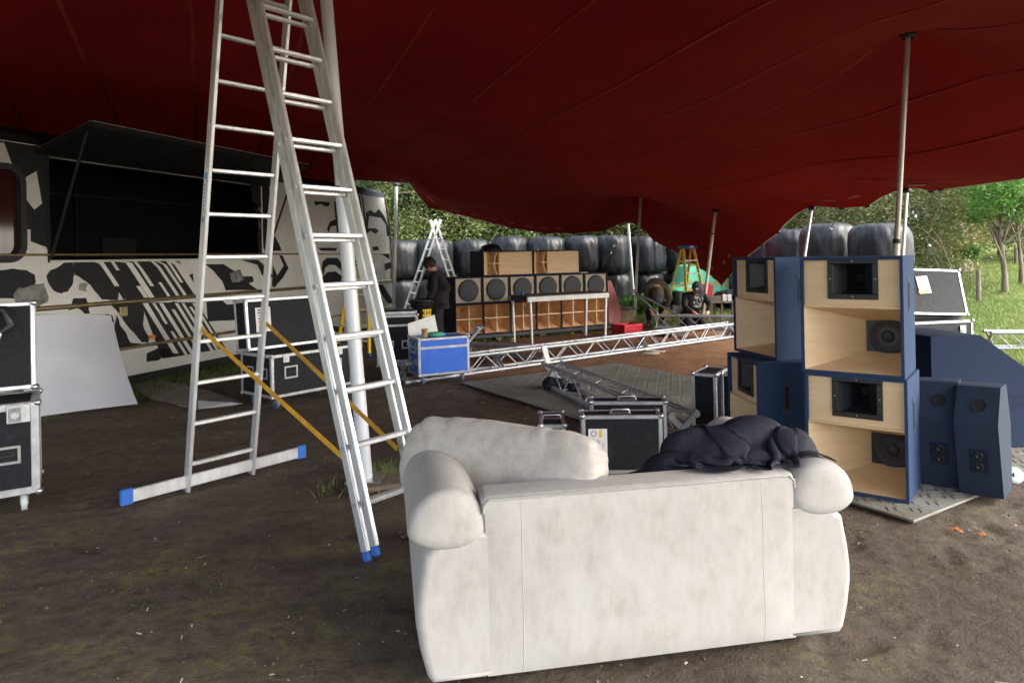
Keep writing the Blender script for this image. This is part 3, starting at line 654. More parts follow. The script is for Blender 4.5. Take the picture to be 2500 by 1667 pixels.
paint(Z3, (340,965),(385,970),(410,1015),(380,1010)); paint(Z3, (480,970),(560,970),(575,1010),(500,1008)); paint(Z3, (1010,1700),(1300,1650),(1340,1760),(1200,1800),(1030,1790)); paint(Z3, (1430,1850),(1600,1880),(1600,1960),(1440,1900))
def clampz(a, b): return 1.664 if h0 < a < h1 and 1.664 < b < 2.1 else b
for i, s_ in enumerate(shapes):
    s_ = [(min(S1-.02, a), clampz(a, max(SK+.02, min(RF-.01, b)))) for a, b in wig(s_, 4, .006 if i > 5 else .02, i)]
    m = MB(); m.add([(a, -.0025-.0004*(i % 5), b) for a, b in s_], [tuple(range(len(s_)))]); m.build('painted_letter', 'bus_black', bus)
for i, s_ in enumerate(white):
    m = MB(); m.add([(a, -.0054, clampz(a, max(SK+.03, b))) for a, b in wig(s_, 4, .006, i+80)], [tuple(range(16))]); m.build('painted_stripe', 'bus_white', bus)
for i, (s_, mt) in enumerate((([(-.3,1.15),(.12,1.2),(.1,1.42),(-.25,1.4)],'bus_greypaint'),([(.52,1.3),(.62,1.28),(.64,1.4),(.55,1.42)],'bus_greypaint'),([(3.2,1.28),(3.5,1.35),(3.4,1.5),(3.15,1.46)],'bus_greypaint'),
                              ([bp_(*Z1(*q)) for q in ((158,650),(296,562),(343,830),(278,878),(205,790))],'bus_white'))):
    s_ = wig(s_, 6, .05 if i < 3 else .008, i+40); m = MB(); m.add([(a, -.0062, b) for a, b in s_], [tuple(range(len(s_)))]); m.build('paint_patch', mt, bus)

# ------------------------------------------------------------------ trees behind
def tree(name, label, base, h, crown, leafmat, tr=.18, nclump=70, per=110, size=.10, clump=.45, limbs=9, lean=(0, 0), barkmat='bark', twigs=0, group='trees behind the bales'):
    """crown: (centre height, radius xy, radius z)"""
    t = T(name, label, 'tree', base, random.uniform(0, 6.28), group)
    pts = [(lean[0]*k/6+.06*random.uniform(-1, 1)*(k > 0), lean[1]*k/6+.06*random.uniform(-1, 1)*(k > 0), h*k/6-.1*(k == 0)) for k in range(7)]
    m = MB(); m.tube(pts, [tr*(1.35 if k == 0 else 1)*(1-.11*k) for k in range(7)], 12)
    ch, rx, rz = crown; C = []
    for i in range(limbs):
        a = 2*PI*i/limbs+random.uniform(-.3, .3); z0 = random.uniform(.3, .9)*h; p0 = Vector((lean[0]*z0/h, lean[1]*z0/h, z0))
        e = Vector((math.cos(a)*rx*random.uniform(.5, .9), math.sin(a)*rx*random.uniform(.5, .9), ch+random.uniform(-.6, .7)*rz)); mid = p0.lerp(e, .5)+Vector((0, 0, random.uniform(-.2, .35)))
        m.tube([p0, mid, e], [tr*.42, tr*.24, tr*.06], 6)
        C += [tuple(e), tuple(mid.lerp(e, .5))]
    m.build('trunk', barkmat, t)
    U = unit(nclump)*rng.uniform(.35, 1, (nclump, 1))**.5
    C = np.concatenate([np.array(C), U*np.array([rx, rx, rz])+np.array([lean[0], lean[1], ch])])
    C[:, 2] = np.maximum(C[:, 2], .15)
    leaves('crown', C, clump*rng.uniform(.6, 1.2, len(C)), per, size, leafmat, t)
    if twigs:
        m = MB()
        for i in range(twigs):
            c = Vector(C[random.randrange(len(C))]); d = Vector((random.gauss(0, 1), random.gauss(0, 1), random.gauss(.2, .7))).normalized(); L_ = random.uniform(.5, 1.4)
            m.tube([c, c+d*L_*.5+Vector((0, 0, .1)), c+d*L_+Vector((0, 0, random.uniform(-.25, .1)))], [.014, .01, .004], 4, caps=False)
        m.build('twigs', 'twig', t)
    return t
evs = [(930,24,'leaf_a'),(1010,23.2,'leaf_b'),(1085,24.5,'leaf_a'),(1170,24,'leaf_b'),(1260,24.5,'leaf_a'),(1345,25,'leaf_b'),(1435,25,'leaf_a'),(1530,24.6,'leaf_d'),(1620,24.4,'leaf_a')]
wd = ['above the bus rear corner','right of the bus rear corner','behind the aluminium stepladder top','left of the top speaker bins','above the left top speaker bin','above the right top speaker bin','above the bales left of the bright pole','behind the bright leaning pole','behind the low tent point']
for i, (u, d, lm) in enumerate(evs):
    b = P(u, 627, d); b.z = 0
    tree('evergreen_tree', 'dense drooping green tree '+wd[i], b, 5.2, (3.4, 1.75, 2.6), lm, .16, 130, 190, .055, .30, 10, twigs=120)
# second, farther and taller row closes the wood
for i, (u, d) in enumerate(((870,31),(1010,30),(1150,31),(1290,30),(1430,31),(1570,30),(1700,29),(1830,28),(1960,29),(2090,33),(2330,47),(2480,44),(2600,36),(740,28),(600,27))):
    b = P(u, 627, d); b.z = terr(b.x, b.y)
    tree('woodland_tree', 'tall woodland tree in the back row, %s along from the bus' % (words[i] if i < 13 else ['behind the bus roof, nearer', 'behind the bus roof, farther'][i-13]), b, 7, (4.4, 2.9, 3.6), ('leaf_a', 'leaf_b')[i % 2], .25, 90, 95, .15, .6, 10, group='tall trees in the wood behind')
# right side: scrub, trunks, small leafy trees
scr = [(1905,24,'leaf_b'),(2010,23,'leaf_d'),(2100,21,'leaf_b'),(2195,19,'leaf_b'),(2262,20.5,'leaf_d'),(2300,25,'leaf_b'),(2372,30,'leaf_d'),(2440,27,'leaf_b'),(2520,25,'leaf_b')]
sl = ['behind the low tent point','behind the thin shiny pole','behind the tall bronze pole','at the right end of the bales','just right of the bale end','round the pale tree trunk','left of the sapling','behind the bright green tree','at the right edge of the picture']
for i, (u, d, lm) in enumerate(scr):
    b = P(u, 627, d); b.z = terr(b.x, b.y)
    tree('scrub_thicket', 'brown twiggy thicket with olive leaves '+sl[i], b, 3.4, (2.3, 1.5, 2.1), lm, .07, 70, 130, .05, .36, 14, barkmat='twig', twigs=340, group='twiggy scrub at the wood edge')
def trunk(label, u, d, r, h):
    b = P(u, 627, d); b.z = terr(b.x, b.y)-.1
    tree('tall_tree', label, b, h, (h*.82, 2.2, 2.2), 'leaf_d', r, 45, 90, .13, .5, 8, group='big trunks at the wood edge')
trunk('stout pale grey tree trunk seen right of the bale end', 2338, 23, .38, 8)
trunk('pale trunk seen just above the bales by the thin shiny pole', 2034, 24, .33, 8)
b = P(2452, 627, 17); b.z = terr(b.x, b.y)-.03
tree('young_tree', 'bright green leafy young tree with a mossy trunk in the field', b, 2.7, (2.75, .95, 1.0), 'leaf_c', .07, 44, 110, .045, .15, 14, (.15, 0), group='trees in the field')
b = P(2492, 627, 18.5); b.z = terr(b.x, b.y)-.03
tree('young_tree', 'second green tree with a thin trunk at the right edge of the field', b, 3.0, (3.1, 1.2, 1.2), 'leaf_c', .055, 48, 110, .048, .17, 12, (-.3, 0), group='trees in the field')
b = P(2371, 627, 19); b.z = terr(b.x, b.y)
tree('sapling', 'tiny leafy sapling beside the wooden fence post', b, 1.05, (1.0, .22, .2), 'leaf_c', .015, 12, 30, .05, .07, 4, group='trees in the field')
for i, (u, d) in enumerate(((2290,20),(2387,16.5),(2350,24),(2480,24))):
    b = P(u, 627, d); b.z = terr(b.x, b.y)-.05
    t = T('fence_post', ('short wooden post left of the pale trunk','wooden fence post standing in front of the sapling','thin post at the foot of the pale trunk','fence post at the right edge under the young tree')[i], 'fence post', b, .2, 'wooden posts in the field')
    m = MB(); m.cyl((0, 0, 0), (.01, 0, .62+.2*(i == 1)), .055, .05, 10); m.build('shaft', 'wood_old', t)
# fence wires
m = MB()
for z in (.3, .55, .8):
    pts = [P(u, 627, d) for u, d in ((2230,26),(2350,25),(2480,24),(2620,23))]
    for p in pts: p.z = terr(p.x, p.y)+z
    m.tube(pts, .006, 4)
tag(m.build('wire_fence', 'steel'), 'thin wire fence along the edge of the dark wood', 'fence')

# ------------------------------------------------------------------ grass and weeds
def scatter(N, f):
    o = []
    while len(o) < N: o += f(N)
    return np.array(o[:N])
N = 60000; d = rng.uniform(9.6, 30, N)**1.0; u = rng.uniform(2225, 2640, N); x = (u-1250)/1700*d
keep = (x-.55*d > .5+.9*rng.uniform(0, 1, N)); x, y = x[keep], d[keep]
B = np.stack([x, y, terr_np(x, y)-.01], 1)
tag(blades('field_grass', B, .075, .012, 'grass', .7), 'short bright grass on the rising field at the right', 'grass', kind='stuff')
s_ = rng.uniform(-1, 6.5, 7000); o_ = rng.uniform(-.75, .5, 7000); x = BO.x+BD.x*s_+BN.x*o_; y = BO.y+BD.y*s_+BN.y*o_
kp = np.array([noise.noise((a*1.8, b*1.8, 2.)) for a, b in zip(x, y)])+.25*(o_ > -.3) > -.02
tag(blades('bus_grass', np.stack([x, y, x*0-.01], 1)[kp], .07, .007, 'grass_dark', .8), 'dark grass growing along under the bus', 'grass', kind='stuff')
cl = []
for (u, v, k, sp) in ((930,1150,160,.10),(955,1165,140,.09),(870,1200,40,.05),(905,1205,50,.05),(800,1185,18,.05),(790,1200,16,.04)):
    g = G(u, v); cl.append(np.stack([rng.normal(g.x, sp, k), rng.normal(g.y, sp, k), np.full(k, -.01)], 1))
tag(blades('pole_grass', np.concatenate(cl), .075, .004, 'grass', .8), 'fresh grass tufts round the foot of the main pole', 'grass', kind='stuff')
# moss and sprouting grass in the foreground
x = rng.uniform(-4.2, 2.6, 90000); y = rng.uniform(1.9, 6.2, 90000)
f = np.array([noise.noise((a*1.6, b*1.6, 5.))*.7+noise.noise((a*7, b*7, 9.))*.6 for a, b in zip(x, y)])
kp = f > .42+.07*np.maximum(0, x)+.09*np.maximum(0, y-3.6)
tag(blades('mossy_sprouts', np.stack([x, y, x*0-.012], 1)[kp], .012, .0045, 'moss', 1.6), 'sparse yellow green moss sprouting from the trodden earth', 'moss', kind='stuff')
# weeds behind the speakers and dandelions
W0 = G(1113, 838); W1 = G(1487, 807); WD = (W1-W0); WL = WD.length; WD.normalize(); WB = Vector((-WD.y, WD.x, 0))
C = [(P(u, 627, d).x, d, rng.uniform(.1, .38)) for u, d in zip(rng.uniform(1500, 1612, 70), rng.uniform(18.3, 19.2, 70))]
tag(leaves('nettles', np.array(C), .1, 60, .055, 'weed'), 'fresh green nettles growing at the foot of the bales', 'weeds', kind='stuff')
a_ = rng.uniform(-.2, WL+.4, 5000); b_ = rng.uniform(.05, .75, 5000)
B = np.stack([W0.x+WD.x*a_+WB.x*b_, W0.y+WD.y*a_+WB.y*b_, a_*0-.01], 1)
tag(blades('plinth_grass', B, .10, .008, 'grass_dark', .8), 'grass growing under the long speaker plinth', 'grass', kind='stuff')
x = rng.uniform(1.5, 7.5, 9000); y = rng.uniform(15.4, 20, 9000); 
tag(blades('back_grass', np.stack([x, y, x*0-.01], 1), .11, .012, 'grass', .8), 'grass around the work area behind the trusses', 'grass', kind='stuff')
for i, (u, v) in enumerate(((1219,838),(1256,833),(1397,822),(1250,836))):
    g = G(u, v); t = T('dandelion', ('yellow dandelion at the left end of the speaker plinth','yellow dandelion behind the left table leg','biggest yellow dandelion, left of the third table leg','small dandelion between the left table legs')[i], 'flower', g, 0, 'dandelions by the plinth')
    m = MB(); m.lathe([(.001, .085), (.03, .08), (.034, .07), (.012, .06)], 10); m.build('flower_head', 'flower', t)
    m = MB(); m.cyl((0, 0, 0), (0, 0, .065), .004, n=5); m.build('stem', 'grass', t)
# litter on the earth
M_ = MB(); 
for i in range(420):
    y = random.uniform(2.2, 9.5); x = random.uniform(-.62, .2)*y if random.random() < .75 else random.uniform(.2, .75)*y
    a = random.uniform(0, PI); L_ = .003+.012*random.random()**2.2+(.012 if random.random() < .06 else 0); w = random.uniform(.0015, .004)
    c = Vector((x, y, .004+.008*random.random())); dx = Vector((math.cos(a), math.sin(a), random.uniform(-.2, .2)))*L_; dy = Vector((-math.sin(a), math.cos(a), random.uniform(-.3, .3)))*w
    M_.add([c-dx-dy, c+dx-dy, c+dx+dy, c-dx+dy], [(0, 1, 2, 3)])
tag(M_.build('straw_litter', 'straw'), 'pale bits of straw and paper scattered over the earth', 'litter', kind='stuff')
M_ = MB(); oct_ = [(0,2,4),(2,1,4),(1,3,4),(3,0,4),(2,0,5),(1,2,5),(3,1,5),(0,3,5)]
for i in range(1500):
    y = random.uniform(2.0, 6.5); x = random.uniform(-.75, .8)*y; r = .003+.011*random.random()**3
    if noise.noise((x*1.2, y*1.2, 4.)) < -.12: continue
    c = Vector((x, y, .001)); k = [random.uniform(.6, 1.3)*r for _ in range(6)]
    M_.add([c+Vector((k[0],0,0)), c-Vector((k[1],0,0)), c+Vector((0,k[2],0)), c-Vector((0,k[3],0)), c+Vector((0,0,k[4]*.7)), c-Vector((0,0,k[5]))], oct_)
tag(M_.build('soil_crumbs', gmat), 'crumbs and clods of brown earth', 'soil', kind='stuff')
for i, (u, v) in enumerate(((2331,1292),(2341,1296),(2398,1305),(1287,996),(1280,1022),(1092,965),(1178,983))):
    g = G(u, v, .01); o = T('fallen_leaf', ('orange leaf in front of the right mat, left of a pair','orange leaf touching its twin in front of the right mat','lone orange leaf right of the pair on the earth','orange leaf at the edge of the grey mats','brown leaf just off the front edge of the grey mats','small brown leaf near the blue case','brown leaf left of the grey mats')[i], 'leaf', g, random.uniform(0, 6), 'orange fallen leaves')
    m = MB(); m.add([(0, -.028, 0), (.018, -.008, .006), (.012, .016, .002), (0, .03, .008), (-.013, .014, .0), (-.018, -.01, .008)], [(0, 1, 2, 3, 4, 5)]); m.build('blade', 'leaf_fall', o)
# ------------------------------------------------------------------ shared bits
def bev(o, w=.02, seg=3, sub=0):
    b = o.modifiers.new('bevel', 'BEVEL'); b.width = w; b.segments = seg; b.limit_method = 'ANGLE'; b.angle_limit = rad(35)
    for p in o.data.polygons: p.use_smooth = True
    b.harden_normals = False
    return o
def yaw(dx, dy): return math.atan2(dy, dx)
_ball = None
def ball_mesh():
    global _ball
    if _ball is None:
        m = MB(); prof = [(.001, -.02), (.012, -.017), (.02, -.006), (.021, .006), (.014, .016), (.001, .02)]
        m.lathe(prof, 10); o = m.build('ball', 'steel'); _ball = o.data; bpy.data.objects.remove(o)
    return _ball
def castor(par, x, y, zc, mat='castor', r=.05):
    m = MB(); m.box((x, y, zc-.006), (.09, .08, .012), .002); m.box((x-.022, y+.012, zc-.045), (.004, .05, .07)); m.box((x+.022, y+.012, zc-.045), (.004, .05, .07))
    o = m.build('castor', 'steel', par)
    m = MB(); m.cyl((x-.016, y+.018, r), (x+.016, y+.018, r), r, n=18); m.cyl((x-.019, y+.018, r), (x+.019, y+.018, r), r*.55, n=14); m.build('wheel', mat, o)
def recess_handle(par, c, w=.15, h=.10):
    x, y, z = c; m = MB(); b = .018
    for dx, dz, ww, hh in ((0, h/2, w, b), (0, -h/2, w, b), (-w/2, 0, b, h+b), (w/2, 0, b, h+b)): m.box((x+dx, y-.002, z+dz), (ww, .006, hh), .0015)
    o = m.build('recessed_handle', 'steel', par)
    m = MB(); m.box((x, y-.0008, z), (w-.01, .002, h-.01)); m.build('recess', 'hole_black', o)
    m = MB(); m.tube([(x-w*.36, y-.008, z+.015), (x-w*.33, y-.014, z-.002), (x+w*.33, y-.014, z-.002), (x+w*.36, y-.008, z+.015)], .009, 8); m.build('grip', 'strap', o)
def latch(par, c, ax=0):
    x, y, z = c; m = MB(); m.box((x, y-.003, z), (.075, .008, .095), .002); o = m.build('butterfly_latch', 'steel', par)
    m = MB(); m.cyl((x, y-.006, z-.006), (x, y-.012, z-.006), .022, n=12); m.box((x, y-.014, z-.006), (.05, .004, .012)); m.build('turn_key', 'alu_edge', o)
def case_box(par, w, d, h, z0, mat, tr=.028, y0=0.0, skip=()):
    m = MB(); m.box((0, y0+d/2, z0+h/2), (w-.006, d-.006, h-.006)); o = m.build('panel', mat, par)
    e = .003; X, Y, Zs = (-w/2, w/2), (y0, y0+d), (z0, z0+h)
    for a, sx in enumerate(X):
        for b, sy in enumerate(Y):
            m = MB(); m.box((sx-(tr/2-e)*(1 if a else -1), sy-(tr/2-e)*(1 if b else -1), z0+h/2), (tr, tr, h), .004); m.build('edge_trim', 'alu_edge', par)
    for a, sx in enumerate(X):
        for b, sz in enumerate(Zs):
            m = MB(); m.box((sx-(tr/2-e)*(1 if a else -1), y0+d/2, sz-(tr/2-e)*(1 if b else -1)), (tr-.001, d-tr*1.6, tr-.001), .004); m.build('edge_trim', 'alu_edge', par)
    for a, sy in enumerate(Y):
        for b, sz in enumerate(Zs):
            m = MB(); m.box((0, sy-(tr/2-e)*(1 if a else -1), sz-(tr/2-e)*(1 if b else -1)), (w-tr*1.6, tr-.002, tr-.002), .004); m.build('edge_trim', 'alu_edge', par)
    for sx in X:
        for sy in Y:
            for sz in Zs:
                o2 = link('ball_corner', ball_mesh(), par); k = 1.1; o2.scale = (k, k, k)
                o2.location = (sx*(1-.010/w), sy+(.006 if sy == y0 else -.006), sz+(.006 if sz == z0 else -.006))
    return o
def lidline(par, w, d, z, y0=0.0, tr=.03):
    m = MB()
    m.box((0, y0-.002, z), (w-.01, .006, tr), .001); m.box((0, y0+d+.002, z), (w-.01, .006, tr), .001)
    m.box((-w/2-.002, y0+d/2, z), (.006, d-.01, tr), .001); m.box((w/2+.002, y0+d/2, z), (.006, d-.01, tr), .001)
    m.build('lid_joint', 'alu_edge', par)

# ------------------------------------------------------------------ ground mats
MO = G(2232, 1279); mu = Vector((.85, .53, 0)).normalized(); mv = Vector((-mu.y, mu.x, 0)); mw, ml, nu_, nv_ = 2.62, 5.75, 2, 5
pw, pl = mw/nu_, ml/nv_
m = MB(); m.box((pw/2, pl/2, .012), (pw-.006, pl-.006, .016), .003)
k = .098
for i in range(int(pw/k)):
    for j in range(int(pl/k)):
        cx_, cy_ = .035+k*(i+.5), .03+k*(j+.5)
        if cx_ > pw-.04 or cy_ > pl-.04: continue
        r_ = Matrix.Rotation(PI/4 if (i+j) % 2 else -PI/4, 3, 'Z')
        for q in (-.024, .024): m.box(Vector((cx_, cy_, .0215))+r_ @ Vector((0, q, 0)), (.072, .017, .005), .002, r_)
o = m.build('mat', 'mat_plastic'); matme = o.data; bpy.data.objects.remove(o)
for i in range(nu_):
    for j in range(nv_):
        p = MO+mu*(pw*i)+mv*(pl*j); o = link('ground_mat', matme); o.location = (p.x, p.y, .0)
        o.rotation_euler = (random.uniform(-.004, .004), random.uniform(-.004, .004), yaw(mu.x, mu.y)+random.uniform(-.004, .004))
        tag(o, 'grey ribbed plastic floor mat, %s row counted from the right loudspeakers, %s column' % (words[j], ('nearer', 'farther')[i]), 'floor mat', 'grey plastic mats laid side by side')

# ------------------------------------------------------------------ sofa
A0, A1 = G(1185, 1682), G(1952, 1582); sx_ = (A1-A0); BWd = sx_.length; sx_.normalize(); srz = yaw(sx_.x, sx_.y)
sofa = T('sofa', 'cream velvet two seat sofa seen from behind in the foreground', 'sofa', A0, srz)
def softgrid(x0, x1, z0, z1, y, amp):
    def fn(u, v):
        x, z = lerp(x0, x1, u), lerp(z0, z1, v); b = (1-(2*u-1)**8)*(1-(2*v-1)**8)
        return (x, y-amp*b-.007*noise.noise((x*3, z*2, 2.))*b-.003*noise.noise((x*9, z*4, 5.))*b, z)
    return fn
BH = .72
m = MB(); m.box((BWd/2, .09, .035+(BH-.035)/2), (BWd, .17, BH-.035)); o = m.build('back_frame', 'sofa', sofa); bev(o, .025, 4)
m = MB(); m.grid(softgrid(.012, BWd-.012, .045, BH-.018, .004, .014), 60, 40); m.build('back_panel', 'sofa', sofa)
m = MB()
sgf = softgrid(.012, BWd-.012, .045, BH-.018, .004, .014)
for x in (.15, BWd-.155): m.tube([Vector(sgf((x-.012)/(BWd-.024), v_))+Vector((.003*noise.noise((v_*4, x*9, 1)), .0008, 0)) for v_ in np.linspace(.01, .99, 24)], .0022, 5)
m.build('back_seam', 'sofa', sofa)
pp = [(.006, .0, BH-.06), (.008, .0, BH-.03), (.03, .0, BH-.008), (BWd-.03, .0, BH-.008), (BWd-.008, .0, BH-.03), (BWd-.006, .0, BH-.06)]
m = MB(); m.tube([(a, b+.004, c) for a, b, c in pp], .005, 6); m.build('back_piping', 'sofa', sofa)
for sgn, xo in ((-1, -.004), (1, BWd+.004)):
    prof = [(-.03, .035), (.195, .035), (.212, .06), (.235, .15), (.25, .25), (.25, .32), (.24, .40), (.226, .47), (.215, .525), (.10, .60), (-.03, .60)]
    N_ = 9; m = MB()
    def sec(y, ins, dz=0):
        c = Vector((.1, .32)); return [(xo+sgn*(c.x+(a-c.x)*(1-ins*(a > .01))), y, max(.035, c.y+(b-c.y)*(1-ins*.4))) for a, b in prof]
    rows = [(.003, .24), (.004, .15), (.011, .075), (.026, .025), (.055, 0), (.44, .0), (.86, 0), (.885, .02), (.893, .1)]
    vs = []; n_ = len(prof)
    for y, ins in rows: vs += sec(y, ins)
    fs = [(i*n_+j, i*n_+(j+1) % n_, (i+1)*n_+(j+1) % n_, (i+1)*n_+j) for i in range(len(rows)-1) for j in range(n_)]
    m.add(vs, fs, 0, True); m.add(vs[:n_], [tuple(range(n_))], 0, True); m.add(vs[-n_:], [tuple(range(n_))[::-1]], 0, True)
    m.build('arm_panel', 'sofa', sofa)
    R = .142; m = MB(); rp = [(.001, -.012), (.06, -.011), (.10, -.006), (.125, .005), (.138, .021), (R, .045)]+[(R*(1+.012*noise.noise((y*5, sgn, 0))), y) for y in np.linspace(.08, .84, 12)]+[(.14, .875), (.12, .90), (.06, .915), (.001, .918)]
    cz = .60; rot = Matrix(((1.06, 0, 0), (0, 0, 1), (0, 1, 0)))
    def rollfn(u, v):
        i = min(int(v*(len(rp)-1)+1e-6), len(rp)-1); r, y = rp[i]; a = 2*PI*u
        r2 = r*(1+.02*noise.noise((math.cos(a)*2, math.sin(a)*2, y*3+sgn)))
        return (xo+sgn*.125+1.06*r2*math.cos(a)*sgn, y, cz+r2*math.sin(a)*(1.08 if math.sin(a) > 0 else .5))
    m.grid(rollfn, 40, len(rp), 0, True, True); m.build('arm_roll', 'sofa', sofa)
    m = MB(); m.tube([(xo+sgn*a, .0062, .522) for a in (.012, .06, .12, .18)], .0025, 5); m.build('arm_seam', 'sofa', sofa)
m = MB(); m.box((BWd/2, .52, .25), (BWd-.01, .68, .30)); o = m.build('seat_base', 'sofa', sofa); bev(o, .02, 3)
for k in (0, 1):
    m = MB(); m.box((BWd*(.25+.5*k), .52, .445), (BWd/2-.01, .66, .13)); o = m.build('seat_cushion', 'sofa', sofa); bev(o, .05, 5)
for fx in (.05, BWd-.05):
    for fy in (.08, .82): m = MB(); m.cyl((fx, fy, 0), (fx, fy, .04), .025, n=10); m.build('foot', 'black_plastic', sofa)
# loose back cushion
ca, cb = Vector((-.44, 3.36, .715)), Vector((.30, 2.92, .665)); ex = (cb-ca); Lc = ex.length+.12; ex.normalize(); ey = Vector((0, 0, 1)).cross(ex).normalized(); ez = ex.cross(ey)
ez = (ez*math.cos(.30)+ey*math.sin(.30)).normalized(); ey = ez.cross(ex)
cc = (ca+cb)/2; m = MB()
def cush(u, v):
    a = 2*PI*u; ph = (v-.5)*PI*.999
    def sp(x, e): return math.copysign(abs(x)**e, x)
    X = sp(math.sin(ph), .42)*Lc/2; k = abs(math.cos(ph))**.30
    Yv = sp(math.cos(a), .8)*.125*k; Z = sp(math.sin(a), .62)*.19*k
    p = Vector((X, Yv, Z)); w = .016*noise.noise((X*3, Z*6, 1.))+.014*abs(noise.noise((X*14+Z*8, Z*3, Yv*2)))*(.5+abs(Z)/.12)
    p *= 1+w*3; p.z += -.02*(X/Lc*2)**2+.02*math.sin(X*3)
    return cc+ex*p.x+ey*p.y+ez*p.z
m.grid(cush, 72, 120, 0, True, True); o = m.build('sofa_cushion', 'sofa_top'); tag(o, 'long cream cushion flopped over the left arm of the sofa', 'cushion')
# jacket thrown over the back of the sofa (metaballs turned into one mesh, then creased)
def blob(name, els, mat, label, cat, crease=.012, res=.022, fr=9., seed=0.):
    mbd = bpy.data.metaballs.new(name); mbd.resolution = res; mbd.render_resolution = res; mbd.threshold = .5
    for p, r, sc in els:
        e = mbd.elements.new(); e.type = 'ELLIPSOID'; e.co = p; e.radius = r*1.5; e.size_x, e.size_y, e.size_z = sc
    mo = bpy.data.objects.new(name+'_m', mbd); COL.objects.link(mo); dg = bpy.context.evaluated_depsgraph_get(); dg.update()
    me = bpy.data.meshes.new_from_object(mo.evaluated_get(dg)); bpy.data.objects.remove(mo); bpy.data.metaballs.remove(mbd)
    me.materials.clear(); me.materials.append(MAT(mat))
    nrm = [v.normal.copy() for v in me.vertices]
    for v, nn in zip(me.vertices, nrm):
        q = v.co; w = Vector((q.x*.5+q.z*.5, q.y*.8, q.z*1.25-q.x*.7))*fr; w += Vector((noise.noise(w*.6), noise.noise(w*.6+Vector((5, 5, 5))), 0))*.8; f = 1-abs(noise.noise(w+Vector((seed, 0, 0)))*2); f2 = 1-abs(noise.noise(w*2.3+Vector((3, seed, 0)))*2)
        v.co = q+nn*(crease*(f-.5)*1.6+crease*.45*(f2-.5))
    for p in me.polygons: p.use_smooth = True
    o = link(name, me); return tag(o, label, cat)
JC = lambda u, v, d: P(u, v, d)
